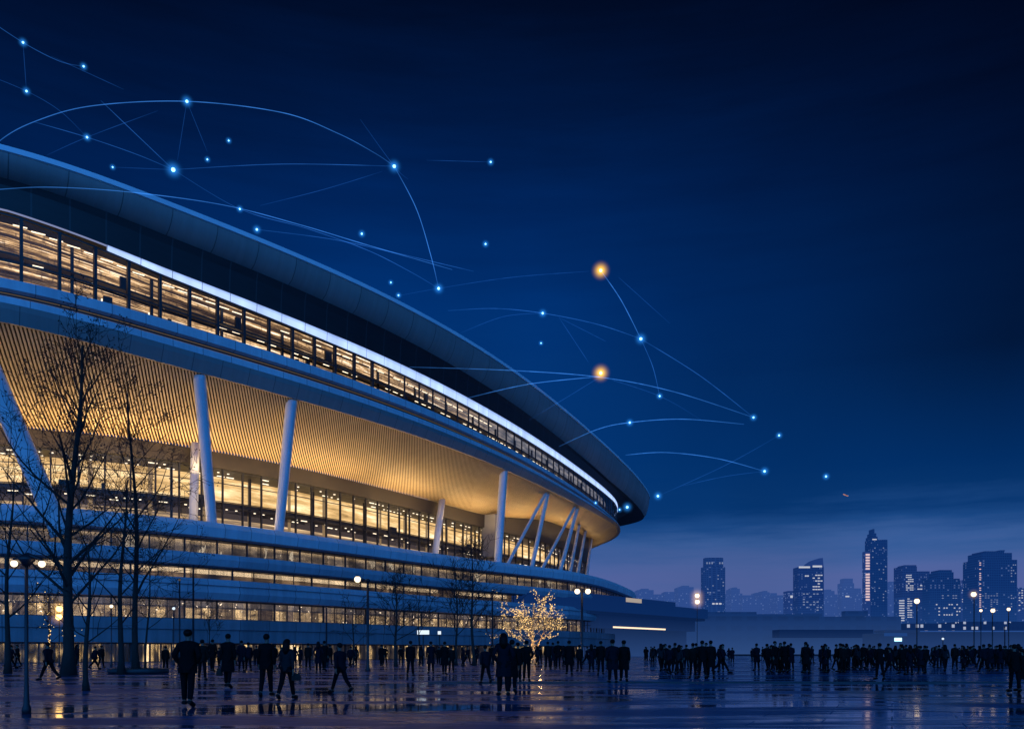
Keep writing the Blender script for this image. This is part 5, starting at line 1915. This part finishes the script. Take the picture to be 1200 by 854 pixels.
blue = [
    (27, 50, 1.5, 'highest blue overlay point near the upper left photo corner'),
    (98, 78, 1.3, 'blue overlay point at the end of the upper left slanting line'),
    (31, 107, 1.4, 'blue overlay point straight below the highest one'),
    (219, 119, 2.0, 'blue overlay point at the peak of the largest arc'),
    (102, 161, 1.4, 'blue overlay point left of the brightest blue one, above the rim'),
    (268, 165, 1.0, 'small unlinked blue point under the largest arc, upper of two'),
    (243, 187, 1.0, 'small unlinked blue point under the largest arc, lower of two'),
    (132, 196, 1.0, 'small blue point level with the brightest blue one, just above the rim'),
    (203, 199, 2.9, 'brightest blue overlay point, where many lines meet above the rim'),
    (462, 195, 2.3, 'bright blue overlay point at the right end of the largest arc'),
    (575, 190, 1.2, 'blue point alone in the sky at the end of a faint level line'),
    (281, 245, 1.2, 'blue point just above the rim below the brightest blue one'),
    (301, 269, 1.5, 'blue point almost touching the rim where the double curve starts'),
    (424, 274, 1.3, 'unlinked blue point above the crossing of the long curves'),
    (569, 286, 1.2, 'unlinked blue point left of the upper gold one'),
    (458, 331, 0.9, 'faint tiny blue point at the rim, upper of a close pair'),
    (467, 346, 1.0, 'faint tiny blue point at the rim, lower of a close pair'),
    (514, 338, 1.9, 'blue point where the drooping arc ends near the rim'),
    (636, 367, 1.5, 'blue point at the peak of the low arc left of the gold ones'),
    (634, 402, 0.8, 'tiny blue point below the peak of the low arc'),
    (751, 397, 2.1, 'bright blue point linked to the upper gold one'),
    (773, 464, 1.2, 'blue point right of the lower gold one'),
    (738, 495, 1.4, 'blue point on the arc below the lower gold one'),
    (883, 489, 1.3, 'blue point where two long lines end out in the right sky'),
    (913, 510, 1.2, 'blue point at the tip of the dotted rising line, right of all linked ones'),
    (896, 552, 1.6, 'blue point at the end of the lowest wide arc'),
    (968, 558, 1.3, 'blue point alone farthest right above the skyline'),
    (771, 581, 1.6, 'blue point hovering right beside the roof tip'),
    (735, 594, 1.8, 'blue point on the roof tip at the end of the light strip'),
    (698, 589, 0.9, 'small blue point on the gallery near the roof tip'),
    (726, 597, 0.9, 'tiny blue point touching the one on the roof tip'),
]
for px, py, r, lab in blue:
    Y = net_Y(px)
    if (px, py) in ((735, 594), (698, 589), (726, 597)):
        Y -= 20
    c = at(px, py, Y)
    root = empty('overlay_point', c, lab, 'light')
    o = bpy.data.objects.new('core', core_me)
    col.objects.link(o)
    o.parent = root
    s = r * 0.78 / 1000 * Y
    o.scale = (s, s, s)
    rr = (1.0 + r * 4.6) / 1000 * Y
    glow(root, (0, 0, 0), rr, halo_mat('blue', rr))
for px, py, lab in ((704, 317, 'upper of the two golden overlay points in the sky'), (704, 437, 'lower of the two golden overlay points, near the roof rim')):
    Y = net_Y(px)
    root = empty('overlay_point', at(px, py, Y), lab, 'light')
    o = bpy.data.objects.new('core', gold_me)
    col.objects.link(o)
    o.parent = root
    s = 1.9 / 1000 * Y
    o.scale = (s, s, s)
    rr = 13.5 / 1000 * Y
    glow(root, (0, 0, 0), rr, halo_mat('gold', rr))


def smooth_path(P, n=10):
    if len(P) < 3:
        return [(P[0][0] + (P[1][0] - P[0][0]) * k / n, P[0][1] + (P[1][1] - P[0][1]) * k / n) for k in range(n + 1)]
    out = []
    Q = [P[0]] + list(P) + [P[-1]]
    for i in range(1, len(Q) - 2):
        p0, p1, p2, p3 = (np.array(q, float) for q in Q[i - 1:i + 3])
        for k in range(n):
            s = k / n
            out.append(0.5 * (2 * p1 + (p2 - p0) * s + (2 * p0 - 5 * p1 + 4 * p2 - p3) * s * s + (3 * p1 - p0 - 3 * p2 + p3) * s**3))
    out.append(np.array(P[-1], float))
    return out


arcs = [
    ('bright', [(-40, 208), (0, 165), (45, 141), (110, 124), (219, 119), (330, 132), (395, 156), (440, 180), (462, 195)], 'largest pale blue arc spanning the sky from left edge over its peak point'),
    ('mid', [(203, 199), (330, 192.5), (462, 195)], 'nearly level thin line between the brightest blue point and the arc end'),
    ('bright', [(-60, 227), (0, 222), (60, 219.5), (150, 225), (260, 240), (350, 263), (430, 287), (530, 316)], 'long bright curve running from left edge across the roof rim'),
    ('mid', [(301, 269), (380, 279), (440, 291), (555, 318)], 'second curve of the crossing double curves above the rim'),
    ('mid', [(203, 199), (281, 245), (360, 268), (430, 293), (480, 318), (514, 338)], 'line descending from the brightest blue point along the rim'),
    ('bright', [(462, 195), (488, 245), (505, 300), (514, 338)], 'drooping arc falling from the largest arc end to the rim'),
    ('faint', [(422, 140), (462, 195), (478, 210)], 'short straight line crossing the end of the largest arc'),
    ('mid', [(40, 143), (102, 161), (160, 181), (203, 199)], 'gently bent line from the left sky into the brightest point'),
    ('mid', [(118, 118), (203, 199)], 'straight steep line slanting down into the brightest point'),
    ('faint', [(219, 119), (208, 188)], 'short near vertical line under the peak of the largest arc'),
    ('faint', [(219, 119), (243, 178)], 'faint short line leaning right under the peak of the largest arc'),
    ('mid', [(-30, 12), (27, 50), (70, 72), (98, 78)], 'slanting line through the two highest points'),
    ('faint', [(60, 66), (145, 105)], 'faint line leaving the upper left slanting line downward'),
    ('faint', [(27, 50), (31, 107)], 'short vertical line joining two upper left points'),
    ('faint', [(-20, 86), (31, 107), (70, 130), (102, 161)], 'faint bent line from left edge down two points'),
    ('faint', [(132, 196), (203, 199)], 'short level line just above the rim left of the brightest point'),
    ('faint', [(55, 182), (102, 161), (185, 130)], 'faint rising line crossing through the point left of the brightest'),
    ('faint', [(305, 241), (380, 222), (448, 201)], 'faint rising line toward the end of the largest arc'),
    ('faint', [(500, 188), (575, 190)], 'faint level line ending at a lone point'),
    ('faint', [(465, 347), (514, 338), (600, 325), (690, 318)], 'faint long line from the rim toward the upper gold point'),
    ('mid', [(525, 364), (580, 361.5), (636, 367), (700, 380), (751, 397)], 'low arc left of the gold points'),
    ('mid', [(751, 397), (820, 440), (883, 489)], 'line falling from the bright point right of gold into right sky'),
    ('faint', [(540, 390), (590, 371), (636, 367)], 'lower strand under the low arc near the rim'),
    ('bright', [(704, 317), (728, 352), (751, 397)], 'bright link from the upper gold point down to the blue one'),
    ('mid', [(751, 397), (765, 430), (773, 464)], 'short link dropping from the bright blue point to the right of gold'),
    ('bright', [(480, 430), (600, 434), (704, 442), (790, 459), (883, 489)], 'long bright arc passing under the lower gold point'),
    ('bright', [(545, 467), (620, 450), (704, 441)], 'bright strand over the dark roof wall into the lower gold point'),
    ('faint', [(704, 441), (773, 464), (822, 492)], 'faint line leaving the lower gold point to lower right'),
    ('faint', [(620, 492), (665, 465), (704, 441)], 'faint slanting strand from the roof wall up to the lower gold point'),
    ('bright', [(655, 523), (700, 503), (738, 495), (800, 491), (872, 497)], 'flat arc just over the rim end through one point'),
    ('bright', [(733, 533), (780, 530), (840, 537), (896, 552)], 'lowest wide arc leaving the roof rim'),
    ('faint', [(800, 569), (850, 558), (896, 552)], 'faint strand below the lowest wide arc'),
    ('faint', [(771, 581), (850, 545), (913, 510)], 'faint rising line from roof tip to the right'),
    ('faint', [(655, 372), (690, 425)], 'faint short strand hanging between low arc and lower gold point'),
    ('faint', [(725, 325), (785, 379)], 'faint stray line right of the upper gold point'),
    ('faint', [(655, 372), (710, 400)], 'faint short strand close under the right half of the low arc'),
]
for kind, P, lab in arcs:
    pts = smooth_path(P)
    mb = MB()
    r_ = {'bright': 0.46, 'mid': 0.42, 'faint': 0.40}[kind]
    W = [net_pt(a, b_) for a, b_ in pts]
    mb.tube(W, [r_ / 1000 * p.y for p in W], 5, caps=False)
    o = mb.build('overlay_arc', 'arc_' + kind)
    tag(o, lab, 'light arc')

# small aircraft far off above the skyline
c = at(991, 580, 900)
root = empty('aircraft', c, 'tiny pinkish aircraft high above the skyline', 'aircraft', rz=R_(10))
root.rotation_euler = (0, R_(22), 0)
mb = MB()
mb.tube([(-3.0, 0, 0), (-2.4, 0, 0.05), (1.8, 0, 0.05), (3.2, 0, 0.3)], [0.12, 0.5, 0.5, 0.12], 8)
mb.build('fuselage', 'nav_light', root)
mb = MB()
q = mb.add([(-0.6, 0, 0.0), (0.8, 0, 0.0), (1.6, -4.0, 0.1), (1.0, -4.0, 0.1), (1.6, 4.0, 0.1), (1.0, 4.0, 0.1)])
mb.face([q, q + 1, q + 2, q + 3])
mb.face([q, q + 5, q + 4, q + 1])
mb.build('wings', 'plane_paint', root)
mb = MB()
mb.box((2.8, 0, 0.8), (0.7, 0.1, 1.2))
mb.build('tail_fin', 'plane_paint', root)
